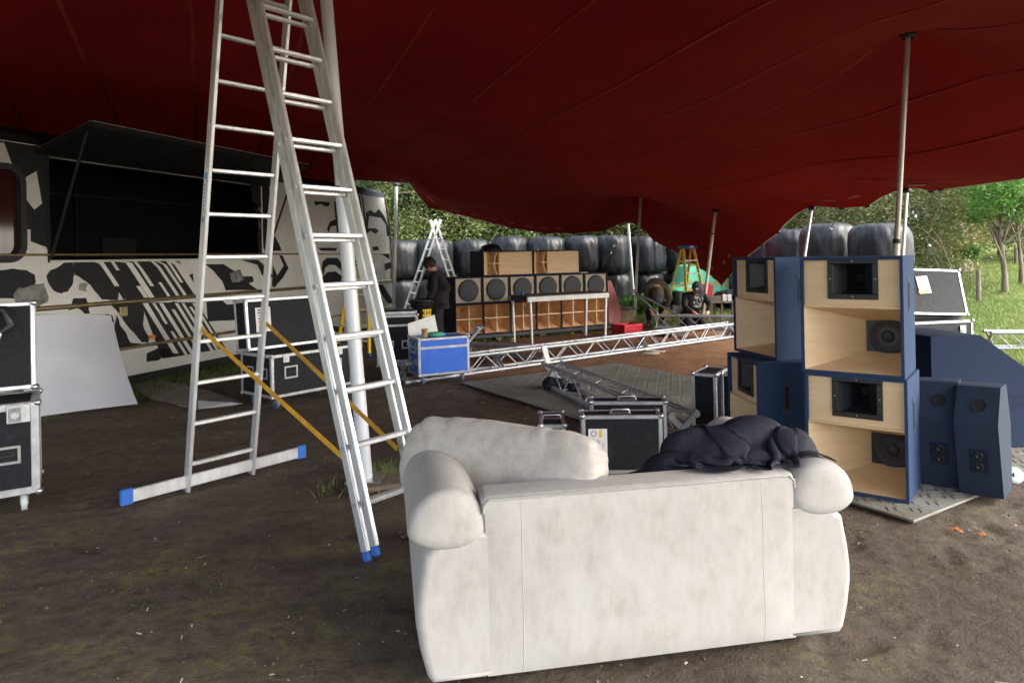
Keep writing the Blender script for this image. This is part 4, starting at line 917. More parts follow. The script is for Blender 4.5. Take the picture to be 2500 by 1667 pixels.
def drape():
    nu2, nv2 = 84, 58; sw, sh = 1.6, 1.12; lu, lv = sw/(nu2-1), sh/(nv2-1); rg = np.random.default_rng(11)
    iu, iv = np.meshgrid(np.arange(nu2), np.arange(nv2)); c0 = np.array([.915, 3.17]); ax = np.array([sx_.x, sx_.y]); ay = np.array([-sx_.y, sx_.x])
    fu = (iu/(nu2-1)-.5); fv = (iv/(nv2-1)-.40)
    X = np.zeros((nv2, nu2, 3)); X[..., 0] = c0[0]+ax[0]*fu*.66+ay[0]*fv*.52; X[..., 1] = c0[1]+ax[1]*fu*.66+ay[1]*fv*.52
    nz = np.array([[noise.noise((i*.09, j*.09, 3.))*.10+noise.noise((i*.25, j*.2, 8.))*.05 for i in range(nu2)] for j in range(nv2)])
    X[..., 2] = 1.0+nz*1.3; X[..., 0] += np.roll(nz, 7, 1)*.5; X[..., 1] += np.roll(nz, 5, 0)*.4
    X = X.reshape(-1, 3); Vl = np.zeros_like(X); idn = np.arange(nu2*nv2).reshape(nv2, nu2)
    cs = [(idn[:, :-1], idn[:, 1:], lu, 1.), (idn[:-1], idn[1:], lv, 1.), (idn[:-1, :-1], idn[1:, 1:], math.hypot(lu, lv), .7), (idn[1:, :-1], idn[:-1, 1:], math.hypot(lu, lv), .7), (idn[:, :-3], idn[:, 3:], 3*lu, .12), (idn[:-3], idn[3:], 3*lv, .12)]
    cs = [(p.ravel(), q.ravel(), r, k) for p, q, r, k in cs]
    deg = np.zeros(len(X))
    for p, q, r, k in cs: np.add.at(deg, p, 1); np.add.at(deg, q, 1)
    O2 = np.array([A0.x, A0.y]); lump = [((1.20, 3.10, .72), (0.130, 0.110, 0.120)), ((1.07, 3.16, .76), (0.169, 0.099, 0.120)), ((1.08, 3.05, .68), (0.156, 0.099, 0.101)), ((.93, 3.12, .74), (0.130, 0.132, 0.092)), ((.82, 3.17, .70), (0.156, 0.088, 0.138)),
            ((.84, 3.04, .68), (0.130, 0.088, 0.074)), ((.72, 3.10, .64), (0.156, 0.110, 0.101)), ((.60, 3.04, .62), (0.156, 0.099, 0.055)), ((1.0, 3.25, .70), (0.260, 0.110, 0.110))]
    def collide(X):
        rel = X[:, :2]-O2; lx = rel@ax; ly = rel@ay; z = X[:, 2].copy()
        # sofa back (top at BH, y -.01 .. .18), seat, right arm roll
        ins = (lx > -.02) & (lx < BWd+.05) & (ly > -.022) & (ly < .185) & (z < BH+.008)
        up = BH+.008-z; fr = ly+.022; bk = .185-ly
        mu_ = ins & (up <= np.minimum(fr, bk)); mf = ins & ~mu_ & (fr < bk); mb_ = ins & ~mu_ & ~mf
        X[mu_, 2] = BH+.008; X[mf, :2] -= ay*fr[mf][:, None]; X[mb_, :2] += ay*bk[mb_][:, None]
        st = (lx > 0) & (lx < BWd) & (ly > .18) & (ly < .9) & (X[:, 2] < .52); X[st, 2] = .52
        dx = lx-(BWd+.125); dz = X[:, 2]-.60; r = np.hypot(dx, dz)+1e-9; m_ = (r < .158) & (ly > -.02) & (ly < .92)
        f = (.158-r)/r; X[m_, :2] += ax*(dx*f)[m_][:, None]; X[m_, 2] += (dz*f)[m_]
        for c, rr in lump:
            d = (X-np.array(c))/np.array(rr); q = np.linalg.norm(d, axis=1); m_ = q < 1
            X[m_] = np.array(c)+d[m_]/np.maximum(q[m_], 1e-3)[:, None]*np.array(rr)
        return X
    dt = .012
    for step in range(230):
        Vl[:, 2] -= 9.8*dt; Vl *= .975; Xo = X.copy(); X = X+Vl*dt
        Hc = np.zeros(len(X), bool)
        for it in range(7):
            D = np.zeros_like(X)
            for p, q, r, k in cs:
                d = X[q]-X[p]; L_ = np.linalg.norm(d, axis=1)+1e-9; cr_ = (d*((L_-r)/L_*.5*k)[:, None])
                for ax_ in range(3): D[:, ax_] += np.bincount(p, cr_[:, ax_], len(X))-np.bincount(q, cr_[:, ax_], len(X))
            X = X+D/deg[:, None]*1.35
            Xc = collide(X.copy()); hit = np.abs(Xc-X).max(1) > 1e-7; X = Xc; Hc |= hit
        Vl = (X-Xo)/dt; sp_ = np.linalg.norm(Vl, axis=1); Vl *= np.minimum(1, 2.5/np.maximum(sp_, 1e-6))[:, None]
        X[Hc] = Xo[Hc]+(X[Hc]-Xo[Hc])*np.array([.35, .35, 1]); Vl[Hc] *= np.array([.2, .2, .5])
    Xg = X.reshape(nv2, nu2, 3); tu, tv = np.gradient(Xg, axis=1), np.gradient(Xg, axis=0); nn = np.cross(tu, tv); nn /= np.linalg.norm(nn, axis=2, keepdims=True)+1e-9
    fo = np.array([[(1-2.2*abs(noise.noise((i*.055+j*.03+1.2*noise.noise((i*.03, j*.03, 1.)), j*.10-i*.02, 6.))))*.016+(1-2*abs(noise.noise((i*.13, j*.05+i*.06, 2.))))*.006 for i in range(nu2)] for j in range(nv2)])
    X = (Xg+nn*fo[..., None]*np.sign(nn[..., 2:3]+1e-9)).reshape(-1, 3)
    me = bpy.data.meshes.new('jacket'); Q = np.stack([idn[:-1, :-1], idn[:-1, 1:], idn[1:, 1:], idn[1:, :-1]], 2).reshape(-1, 4)
    me.from_pydata(X.tolist(), [], Q.tolist()); me.materials.append(MAT('nylon'))
    for p in me.polygons: p.use_smooth = True
    o = link('jacket', me); s_ = o.modifiers.new('thick', 'SOLIDIFY'); s_.thickness = .006; s_ = o.modifiers.new('sub', 'SUBSURF'); s_.levels = 1; s_.render_levels = 1
    return tag(o, 'crumpled dark navy jacket dumped on the right end of the sofa', 'jacket')
drape()

# ------------------------------------------------------------------ big combination ladder
lad = T('combination_ladder', 'tall aluminium combination ladder opened as an A frame with blue feet and yellow straps', 'ladder', (-2.343, 4.996, 0), 0)
phi = -.698; ld = Vector((math.cos(phi), math.sin(phi), 0)); lw = Vector((-ld.y, ld.x, 0)); RO = Vector((-.796+2.343, 3.781-4.996, 0))
TL, TR, PIT, OL, ORR, WL_, WR_ = .18, .33, .294, .198, .286, .455, .36
def Lp(z, w): return ld*(TL*z)+lw*w+Vector((0, 0, z))
def Rp(z, w, off=0): return RO-ld*(TR*z)+lw*w+Vector((0, 0, z))+off*(ld*.95+Vector((0, 0, .31))).normalized()
ZA = 3.82
def stile(name, p0, p1, w, t, side, par): m = MB(); m.bar(p0, p1, w, t, side, .004); return m.build(name, 'alu', par)
for w in (-.022, WL_+.022): stile('stile', Lp(0.0, w), Lp(ZA, w), .066, .026, ld, lad)
def rung(a, b, par, r=.015):
    m = MB(); m.bar(a, b, .036, .028, (0, 0, 1) if False else ld, .006); return m.build('rung', 'alu', par)
for n_ in range(13): rung(Lp(OL+PIT*n_, -.01), Lp(OL+PIT*n_, WL_+.01), lad)
for s_, wi in ((0, 0), (1, 1)):
    z0, z1 = (0.02, 4.9) if s_ == 0 else (0.0, ZA); of = -.0 if s_ else .080; ex_ = .0 if s_ else -.006
    for w in (-.022-ex_, WR_+.022+ex_):
        a, b = Rp(z0+.05, w, of), Rp(z1, w, of); stile('stile', a, b, .058, .026, ld, lad)
        dd = (a-b).normalized(); m = MB(); m.bar(a-dd*.004, a+dd*.055, .062, .030, ld, .012); m.build('foot_cap', 'blue_cap', lad)
    for n_ in range(16 if s_ == 0 else 13):
        z = ORR+PIT*n_-(.0 if s_ else .0)
        if s_ == 0 and n_ < 4: continue
        if z < z1-.05: rung(Rp(z, -.01, of), Rp(z, WR_+.01, of), lad)
for n_ in range(4): rung(Rp(ORR+PIT*n_, -.01, .072), Rp(ORR+PIT*n_, WR_+.01, .072), lad)
# rivets on the outer faces of the near stiles
for n_ in range(12):
    for fn, w, of, zz in ((Lp, -.036, 0, OL+PIT*n_), (Rp, -.036, 0, ORR+PIT*n_), (Rp, -.03, .072, ORR+PIT*n_)):
        c = fn(zz, w, of) if fn is Rp else fn(zz, w); m = MB(); m.box(c, (.012, .006, .022), .002, Matrix.Rotation(phi, 3, 'Z')); m.build('rung_end', 'steel', lad)
cb_ = MB(); c0, c1 = Lp(.075, -.44), Lp(.075, WL_+.46); wv = (c1-c0).normalized(); cb_.bar(c0, c1, .026, .085, ld, .004); cbar = cb_.build('stabiliser_bar', 'alu', lad)
for a, s_ in ((c0, -1), (c1, 1)): m = MB(); m.bar(a-wv*.05*s_*1.0, a+wv*.03*s_, .034, .105, ld, .006); m.build('end_cap', 'blue_cap', cbar)
for w1, w2, zr in ((-.03, -.01, .50), (WL_+.01, WR_-.02, .50)):
    a, b = Lp(1.18, w1+.02), Rp(.50, w2); m = MB(); m.bar(a, b, .004, .034, (-ld.y, ld.x, 0) if False else lw, .001); m.build('safety_strap', 'strap_yellow', lad)
c = Lp(2.08, -.0365); m = MB(); tdir = (Lp(1, 0)-Lp(0, 0)).normalized(); m.bar(c-tdir*.12, c+tdir*.10, .024, .001, ld, 0); m.build('maker_sticker', 'paper', lad)
m = MB(); m.bar(c+tdir*.12, c+tdir*.16, .026, .0015, ld, 0); m.bar(c-tdir*.14, c-tdir*.175, .026, .0015, ld, 0)
for k in range(7): m.bar(c+tdir*(-.10+k*.028), c+tdir*(-.085+k*.028), .014, .002, ld, 0)
m.build('sticker_print', 'sticker_blue', lad)
c = Rp(ORR+PIT*8, WR_*.42, .072)+Vector((0, 0, 0)); m = MB(); m.bar(c-lw*.05+Vector((.012, -.014, .004)), c+lw*.05+Vector((.012, -.014, .004)), .026, .002, (0, 0, 1), 0); o = m.build('warning_sticker', 'paper', lad)
m = MB(); m.bar(c+lw*.012+Vector((.013, -.0155, .004)), c+lw*.03+Vector((.013, -.0155, .004)), .014, .002, (0, 0, 1), 0); m.build('warning_print', 'print_red', o)

# ------------------------------------------------------------------ blue loudspeakers
def speaker(label, corner, fd):      # corner: front right bottom; fd: direction along the front left->right
    w, h, d = .62, .78, .50
    fd = Vector(fd).normalized(); org = Vector(corner)-fd*(w/2)
    t = T('horn_loudspeaker', label, 'loudspeaker', org, yaw(fd.x, fd.y), 'blue and birch loudspeakers'); k = .02
    m = MB()
    for c, s_ in (((-w/2+k/2, d/2, h/2), (k, d, h)), ((w/2-k/2, d/2, h/2), (k, d, h)), ((0, d/2, k/2), (w-2*k, d, k)), ((0, d/2, h-k/2), (w-2*k, d, k)), ((0, d-k/2, h/2), (w-2*k, k, h-2*k))): m.box(c, s_, .0015)
    m.build('cabinet', 'navy', t)
    hx, hz, hw, hh = .012, .635, .27, .235; yb = .03; zl = .445; wi = w/2-k
    m = MB()
    for x0, x1, z0, z1 in ((-wi, hx-hw/2, zl, h-k), (hx+hw/2, wi, zl, h-k), (hx-hw/2, hx+hw/2, zl, hz-hh/2), (hx-hw/2, hx+hw/2, hz+hh/2, h-k)): m.box(((x0+x1)/2, yb+.009, (z0+z1)/2), (x1-x0, .018, z1-z0))
    m.build('horn_baffle', 'birch', t)
    m = MB(); mid = .10; 
    q = [(hx-hw/2, hz-hh/2), (hx+hw/2, hz-hh/2), (hx+hw/2, hz+hh/2), (hx-hw/2, hz+hh/2)]; q2 = [(hx+(x-hx)*.42, hz+(z-hz)*.72) for x, z in q]; q3 = [(hx+(x-hx)*.16, hz+(z-hz)*.22) for x, z in q]
    vs = [(x, yb, z) for x, z in q]+[(x, yb+mid, z) for x, z in q2]+[(x, yb+.26, z) for x, z in q3]
    m.add(vs, [(i, (i+1) % 4, 4+(i+1) % 4, 4+i) for i in range(4)]+[(4+i, 4+(i+1) % 4, 8+(i+1) % 4, 8+i) for i in range(4)]); m.add(vs[8:], [(0, 1, 2, 3)], 1); ho = m.build('horn', ['horn', 'hole_black'], t)
    m = MB(); b = .018
    for x, z, ww, zz in ((hx, hz+hh/2, hw+2*b, 2*b), (hx, hz-hh/2, hw+2*b, 2*b), (hx-hw/2, hz, 2*b, hh-2*b), (hx+hw/2, hz, 2*b, hh-2*b)): m.box((x, yb-.004, z), (ww, .012, zz), .003)
    m.build('horn_flange', 'black_plastic', ho)
    for x, z in ((hx, hz+hh/2), (hx, hz-hh/2), (hx-hw/2, hz), (hx+hw/2, hz)): m = MB(); m.cyl((x, yb-.013, z), (x, yb-.009, z), .005, n=8); m.build('screw', 'brass', ho)
    # lower horn chamber
    D = .42; xl, xr, zb, zt = .02, .27, .115, .33
    fl_ = [(-wi, k), (wi, k), (wi, zl), (-wi, zl)]; bk = [(xl, zb), (xr, zb), (xr, zt), (xl, zt)]
    F = [Vector((x, .012, z)) for x, z in fl_]; B_ = [Vector((x, D, z)) for x, z in bk]
    for nm, i, mt in (('chamber_floor', 0, 'birch'), ('chamber_side', 1, 'birch'), ('chamber_ceiling', 2, 'birch'), ('chamber_side', 3, 'birch')):
        m = MB(); j = (i+1) % 4; m.add([F[i], F[j], B_[j], B_[i]], [(0, 1, 2, 3)]); m.build(nm, mt, t)
    m = MB(); m.box((0, .021, zl+.004), (2*wi, .018, .012)); m.build('shelf_lip', 'birch', t)
    m = MB(); m.box(((xl+xr)/2, D+.006, (zb+zt)/2), (xr-xl+.02, .01, zt-zb+.02)); dp = m.build('driver_plate', 'horn', t)
    R3 = Matrix.Rotation(PI/2, 3, 'X'); cx_, cz_ = (xl+xr)/2+.01, (zb+zt)/2
    m = MB(); m.lathe([(.118, .0), (.112, .008), (.1, .004), (.05, -.02), (.048, -.016), (.03, -.004), (.001, .0)], 32, (cx_, D-.012, cz_), R3); m.build('driver_cone', 'cone', dp)
    for s_ in (-1, 1):
        m = MB(); m.box((s_*(w/2+.001), .22, .52), (.004, .05, .24), .001); hp = m.build('handle_plate', 'table_dark', t)
        m = MB(); m.box((s_*(w/2+.0035), .22, .52), (.004, .03, .17)); m.build('handle_slot', 'hole_black', hp)
    return t
RC = G(2221, 1231, .025); fR = (.79, -.61, 0)
speaker('lower blue cabinet of the front right stack, standing on the mat edge', RC, fR)
speaker('upper blue cabinet of the front right stack, tallest at the tall pole', RC+Vector((-.012, .004, .782)), (.80, -.60, 0))
speaker('lower blue cabinet of the left stack, turned away behind the jacket', (1.80, 5.16, .025), (.05, -1, 0))
speaker('upper blue cabinet of the left stack, turned half left', (1.985, 5.26, .807), (.21, -.98, 0))

# wedge monitors
def wedge(label, c, rz, tilt):
    t = T('wedge_monitor', label, 'stage monitor', c, rz, 'blue wedge monitors stood on end'); t.rotation_euler = (0, tilt, rz)
    prof = [(0, 0), (.27, 0), (.36, .42), (.30, .69), (.12, .69), (-.035, .47)]
    m = MB(); m.prism(prof, -.122, .122, axes=((0, 1, 0), (0, 0, 1), (1, 0, 0))); bev(m.build('cabinet', 'wedge_paint', t), .008, 2)
    n1 = Vector((0, .155, .22)).normalized(); pn = Vector((0, -.22, .155)).normalized(); c1 = Vector((.01, -.035+.075, .47+.107)); R3 = Matrix((Vector((1, 0, 0)), n1, pn)).transposed()
    m = MB(); m.lathe([(.045, .001), (.042, .004), (.04, .001), (.02, .0015), (.001, .0015)], 24, c1+pn*.001, R3); m.build('hand_hole', 'hole_black', t)
    def fr(z): return -.035*z/.47
    m = MB(); m.box((.005, fr(.23)-.002, .23), (.10, .008, .15), .002, Matrix.Rotation(.074, 3, 'X')); pl_ = m.build('connector_plate', 'navy_dark', t)
    for z in (.265, .195): m = MB(); m.lathe([(.024, 0), (.024, .006), (.014, .006), (.013, .001), (.001, .001)], 16, (.005, fr(z)-.006, z), Matrix.Rotation(PI/2+.07, 3, 'X')); m.build('socket', 'black_plastic', pl_)
wg = G(2298, 1188, .025); wedge('blue wedge monitor next to the right loudspeaker stack', wg, -.64, -.03)
wg = G(2396, 1211, .025); wedge('blue wedge monitor nearest the right edge of the picture', wg, -.78, -.04)
# big angled bin behind
g = G(2330, 1120, .025); bb = T('angled_bass_bin', 'large navy bass bin with a sloping corner behind the wedge monitors', 'loudspeaker', (3.42, 5.52, .025), .10)
m = MB(); m.prism([(-.12, 0), (1.35, 0), (1.35, .35), (.95, .45), (.30, .91), (-.12, .91)], 0, .62); bev(m.build('cabinet', 'navy_shaded', bb), .006, 2)
m = MB(); m.box((.55, -.002, .42), (1.2, .004, .006)); m.box((.55, -.002, .35), (1.2, .004, .005)); m.build('panel_joint', 'navy_dark', bb)
# lead connector on the mat
g = G(2476, 1160, .06); pg = T('lead_connector', 'round white connector on a black lead at the right edge of the mat', 'connector', g, -.25)
m = MB(); m.lathe([(.001, 0), (.05, 0), (.055, .012), (.052, .02), (.03, .022), (.001, .018)], 24, (0, 0, 0), Matrix.Rotation(PI/2-.3, 3, 'X')); m.build('socket_face', 'plug_white', pg)
m = MB(); m.cyl((0, .0, 0), (-.09, .03, .0), .028, .022, 14); m.cyl((-.09, .03, .0), (-.12, .04, 0), .015, n=10); m.build('body', 'plug_body', pg)
m = MB(); m.tube([(0, .02, -.02), (.2, .1, -.045), (.6, .05, -.045)], .009, 6); m.build('lead', 'rubber', pg)

# ------------------------------------------------------------------ flight cases
def dirz(a, b): return yaw(b.x-a.x, b.y-a.y)
# small front case with a label
a = G(1425, 1158, .025); b = G(1616, 1157, .025)
def small_case(name, label, c, rz, w, d, h, mat='case_black', lab=False, hand=True, z0=.025):
    t = T(name, label, 'flight case', (c.x, c.y, z0), rz, 'small flight cases by the sofa'); case_box(t, w, d, h, .004, mat, .03); 
    if hand:
        m = MB(); m.box((0, d/2, h+.004), (.16, .05, .004), .001); m.tube([(-.07, d/2, h+.006), (-.06, d/2-.01, h+.03), (.06, d/2-.01, h+.03), (.07, d/2, h+.006)], .009, 8); m.build('carry_handle', 'steel', t)
    for s_ in (-1, 1):
        m = MB(); m.box((s_*(w/2+.003), d*.5, h*.62), (.008, .07, .09), .002); m.build('latch', 'steel', t)
    return t
t = small_case('flight_case', 'black flight case with a white label standing behind the sofa', (a+b)/2, dirz(a, b), .585, .20, .425)
m = MB(); m.add([(-.245, -.004, .12), (-.125, -.004, .11), (-.108, -.004, .13), (-.108, -.004, .335), (-.245, -.004, .335)], [(0, 1, 2, 3, 4)]); lb = m.build('shipping_label', 'paper', t)
m = MB(); m.box((-.155, -.005, .30), (.02, .001, .055)); m.build('label_block', 'print_yellow', lb)
m = MB(); m.lathe([(.022, 0), (.022, .001), (.015, .001), (.015, 0)], 16, (-.205, -.0045, .30), Matrix.Rotation(PI/2, 3, 'X'))
for i, (x, z, L_) in enumerate(((-.18, .2, .12), (-.172, .2, .11), (-.164, .2, .09), (-.215, .22, .1), (-.232, .23, .08), (-.14, .21, .03))): m.box((x, -.005, z), (.004, .001, L_))
m.build('label_print', 'print_grey', lb)
m = MB(); m.box((-.14, -.004, .07), (.03, .001, .035)); m.build('small_label', 'paper', t)
m = MB(); m.box((.29, .06, .26), (.012, .03, .09)); m.build('yellow_tag', 'print_yellow', t)
a = G(1448, 1123, .025); b = G(1622, 1122, .025); small_case('flight_case', 'black flight case standing directly behind the labelled one', (a+b)/2+Vector((.02, .1, 0)), dirz(a, b)-.04, .60, .2, .43)
a = G(1321, 1158, .0); b = G(1382, 1158, .0); small_case('flight_case', 'narrow silver edged case standing by itself left of the labelled case', (a+b)/2, -.03, .19, .46, .365, 'case_black', z0=0)
a = P(1715, 1060, 6.2); small_case('flight_case', 'tall narrow black flight case beside the left blue loudspeaker', Vector((1.70, 6.25, 0)), -.55, .22, .42, .52, 'case_black', hand=False)
small_case('flight_case', 'tall narrow flight case tucked behind its twin at the left loudspeaker', Vector((1.96, 6.28, 0)), -.55, .2, .42, .51, 'case_black', hand=False)
# blue case
a = G(1024, 941); b = G(1146, 930); bc = T('flight_case', 'bright blue flight case on castors with a cup on its lid', 'flight case', (a+b)/2, dirz(a, b)+.05, 'wheeled flight cases')
bw, bdp, bz, bh = .70, .44, .115, .485; case_box(bc, bw, bdp, bh, bz, 'case_blue', .034); lidline(bc, bw, bdp, bz+bh-.125)
for sx in (-1, 1):
    for y in (.06, bdp-.06): castor(bc, sx*(bw/2-.08), y, bz)
def side_fit(fn, par, w):      # a fitting on the left side: build on a helper frame
    e = bpy.data.objects.new('side', None); return e
for y in (.10, .34):
    m = MB(); m.box((-bw/2-.004, y, bz+bh-.125), (.010, .05, .13), .002); m.build('latch', 'steel', bc); m = MB(); m.box((-bw/2-.004, y, bz+.17), (.008, .10, .09), .002); m.build('side_handle', 'steel', bc)
m = MB(); m.box((-bw/2-.002, .22, bz+bh-.06), (.004, .13, .03)); m.build('name_label', 'print_blue', bc)
m = MB()
for k in range(9): m.box((-bw/2-.002, .15+k*.018, bz+.29+.004*math.sin(k*2.1)), (.003, .011, .016 if k % 3 else .026))
m.build('stencilled_name', 'print_white', bc)
m = MB(); m.tube([(-bw/2-.01, .36, bz+bh-.01), (-bw/2-.03, .37, bz+bh-.06), (-bw/2-.02, .36, bz+bh-.15)], .008, 6); m.build('hanging_tie', 'paper', bc)
bm_ = lambda x, y, z: bc_mat @ Vector((x, y, z))
bc_mat = Matrix.Translation(bc.location) @ Matrix.Rotation(bc.rotation_euler.z, 4, 'Z'); bt = bz+bh
p = bm_(-.21, .16, bt+.003); cp = T('paper_cup', 'tan paper cup standing on the blue case', 'cup', p); m = MB(); m.lathe([(.032, 0), (.043, .1), (.046, .1), (.046, .106), (.04, .104), (.03, .008), (.001, .006)], 18); m.build('body', 'tan_cup', cp)
p = bm_(-.06, .17, bt+.003); tp = T('tape_roll', 'green roll of tape lying on the blue case', 'tape', p); m = MB(); m.lathe([(.05, 0), (.095, 0), (.095, .05), (.05, .05), (.05, 0)], 28); m.build('roll', 'tape_green', tp)
p = bm_(.03, .2, bt+.003); tp = T('tape_roll', 'small blue roll of tape beside the green one', 'tape', p); m = MB(); m.lathe([(.03, 0), (.055, 0), (.055, .03), (.03, .03), (.03, 0)], 20); m.build('roll', 'print_blue', tp)
p = bm_(-.15, .42, bt+.003); wb = T('paper_board', 'white card propped up at the back of the blue case', 'card', p, bc.rotation_euler.z); m = MB(); m.prism([(-.2, 0), (.22, 0), (.18, .26), (-.2, .16)], 0, .012, axes=((1, 0, 0), (0, .12, .99), (0, 1, 0))); m.build('sheet', 'paper', wb)
# black upright case left of the blue one
kc = T('flight_case', 'tall black flight case with silver edges behind the blue case', 'flight case', (-1.64, 9.85, 0), .18, 'wheeled flight cases')
case_box(kc, .58, .62, .72, .12, 'case_black', .04); lidline(kc, .58, .62, .69)
for sx in (-1, 1):
    for y in (.07, .55): castor(kc, sx*.2, y, .12)
recess_handle(kc, (-.14, -.004, .42)); recess_handle(kc, (.14, -.004, .42)); latch(kc, (-.2, -.004, .69)); m = MB(); m.box((-.295, .2, .66), (.01, .07, .16), .002); m.build('latch', 'steel', kc)
kl = T('case_lid_loose', 'flat black lid lying on the tall black case', 'lid', (-1.64, 9.85, .845), .2); m = MB(); m.box((-.02, .3, .02), (.54, .5, .036), .006); m.build('panel', 'case_grey', kl); m = MB(); m.box((-.02, .045, .02), (.55, .012, .04), .003); m.box((-.02, .555, .02), (.55, .012, .04), .003); m.build('rim', 'alu_edge', kl)
# open black case in the middle
a = G(668, 1004); b = G(858, 965); oc = T('flight_case', 'open black flight case with a colour key sheet in its raised lid', 'flight case', a+(b-a)*.5, dirz(a, b), 'wheeled flight cases')
ow, od, oz, oh = 1.08, .62, .135, .47
case_box(oc, ow, od, oh, oz, 'case_black', .036)
for sx in (-1, 1):
    for y in (.09, od-.09): castor(oc, sx*(ow/2-.12), y, oz)
recess_handle(oc, (-.30, -.004, .40), .15, .12); recess_handle(oc, (.30, -.004, .40), .15, .12); latch(oc, (-.36, -.004, .56)); latch(oc, (.36, -.004, .56))
for y in (.14, .42): m = MB(); m.box((-ow/2-.004, y, .40), (.008, .13, .12), .002); hh_ = m.build('side_handle', 'steel', oc); m = MB(); m.box((-ow/2-.0085, y, .40), (.004, .10, .09)); m.build('recess', 'hole_black', hh_)
lo_ = T('x', 'x', 'x'); 
for k_ in list(lo_.keys()): del lo_[k_]
lo_.name = 'raised_lid'; lo_.parent = oc; lo_.location = (0, od-.16, oz+oh+.02); lo_.rotation_euler = (-.10, 0, 0)
case_box(lo_, ow, .24, .58, 0, 'case_black', .034)
m = MB(); m.box((-.33, -.006, .34), (.19, .003, .28)); ks = m.build('colour_key_sheet', 'paper', lo_)
for i, cm in enumerate(('print_maroon', 'print_purple', 'print_grey', 'print_green', 'print_red', 'print_yellow', 'print_blue', 'print_red')):
    m = MB(); z = .45-.032*i; m.box((-.375, -.0085, z), (.042 if i < 7 else .03, .002, .017 if i < 7 else .006)); m.build('colour_block', cm, lo_); 
    if i < 7: m = MB(); m.box((-.32, -.0085, z), (.04, .002, .004)); m.build('printed_line', 'print_grey', lo_)
# left open case at the picture edge
lc = T('flight_case', 'battered black flight case with its lid raised at the left edge of the picture', 'flight case', (-3.575, 4.36, 0), .58, 'wheeled flight cases')
case_box(lc, .98, .52, .60, .13, 'case_black', .05)
for sx in (-1, 1):
    for y in (.08, .44): castor(lc, sx*.40, y, .13, 'castor_white', .058)
recess_handle(lc, (.28, -.004, .40), .2, .10); latch(lc, (.36, -.006, .66)); m = MB(); m.box((.38, -.008, .665), (.13, .01, .12), .004); m.build('latch_plate', 'alu_edge', lc)
l2 = T('x', 'x', 'x')
for k_ in list(l2.keys()): del l2[k_]
l2.name = 'raised_lid'; l2.parent = lc; l2.location = (-.02, .30, .78); l2.rotation_euler = (-.12, 0, 0)
case_box(l2, .98, .2, .60, 0, 'case_black', .03)
m = MB(); m.tube([(.18, -.02, .56), (.32, -.05, .55), (.36, -.06, .44), (.30, -.05, .40)], .03, 8); m.build('cable_hook', 'black_plastic', l2); m = MB(); m.tube([(.30, -.06, .40), (.27, -.08, .30), (.23, -.07, .27)], .012, 8); m.build('clamp', 'steel', l2)
# grey open case on the right
gc = T('flight_case', 'grey flight case with its labelled lid raised in front of the field', 'flight case', (4.58, 7.55, 0), .17, 'wheeled flight cases')
case_box(gc, .92, .5, .72, .12, 'case_grey', .03); latch(gc, (.33, -.004, .74))
for sx in (-1, 1):
    for y in (.08, .42): castor(gc, sx*.35, y, .12)
l3 = T('x', 'x', 'x')
for k_ in list(l3.keys()): del l3[k_]
l3.name = 'raised_lid'; l3.parent = gc; l3.location = (.05, .18, .90); l3.rotation_euler = (-.28, .05, 0)
case_box(l3, 1.05, .16, .53, 0, 'case_grey', .03)
m = MB(); m.box((.02, -.006, .34), (.15, .003, .2), 0, Matrix.Rotation(-.1, 3, 'Y')); o = m.build('label', 'paper', l3); m = MB(); m.box((-.01, -.0085, .255), (.10, .002, .025)); m.build('label_stripe', 'print_yellow', l3)
m = MB()
for i in range(6): m.box((.02+.02*math.sin(i*3), -.0085, .42-.025*i), (.10-.02*(i % 3), .002, .005))
m.build('label_print', 'print_grey', l3)
# ------------------------------------------------------------------ wall of bass bins
wrz = yaw(WD.x, WD.y); cw = WL/6; DP = .62
def wpos(a, b=0, z=0): return W0+WD*a+WB*b+Vector((0, 0, z))
pl_ = T('speaker_plinth', 'long low black plinth carrying the wall of speaker bins', 'plinth', W0, wrz)
m = MB(); m.box((WL/2+.05, DP/2, .085), (WL+.5, DP, .07), .006); m.build('deck', 'table_dark', pl_)
for x in (.1, .95, 1.95, 3.0, WL+.2): m = MB(); m.box((x, .12, .025), (.16, .2, .05), .004); m.build('block', 'table_dark', pl_); m = MB(); m.box((x, DP-.12, .025), (.16, .2, .05), .004); m.build('block', 'table_dark', pl_)
def shell(t, w, h, d=DP, k=.022):
    m = MB()
    for c, s_ in (((-w/2+k/2, d/2, h/2), (k, d, h)), ((w/2-k/2, d/2, h/2), (k, d, h)), ((0, d/2, k/2), (w-2*k, d, k)), ((0, d/2, h-k/2), (w-2*k, d, k)), ((0, d-k/2, h/2), (w-2*k, k, h-2*k))): m.box(c, s_, .002)
    m.build('cabinet', 'navy_dark', t)
def plate(t, nm, pts, mat): m = MB(); m.add(pts, [tuple(range(len(pts)))]); return m.build(nm, mat, t)
z1, z2, z3 = .125, .735, 1.255
ordn = ['leftmost', 'second', 'third', 'fourth', 'fifth', 'rightmost']
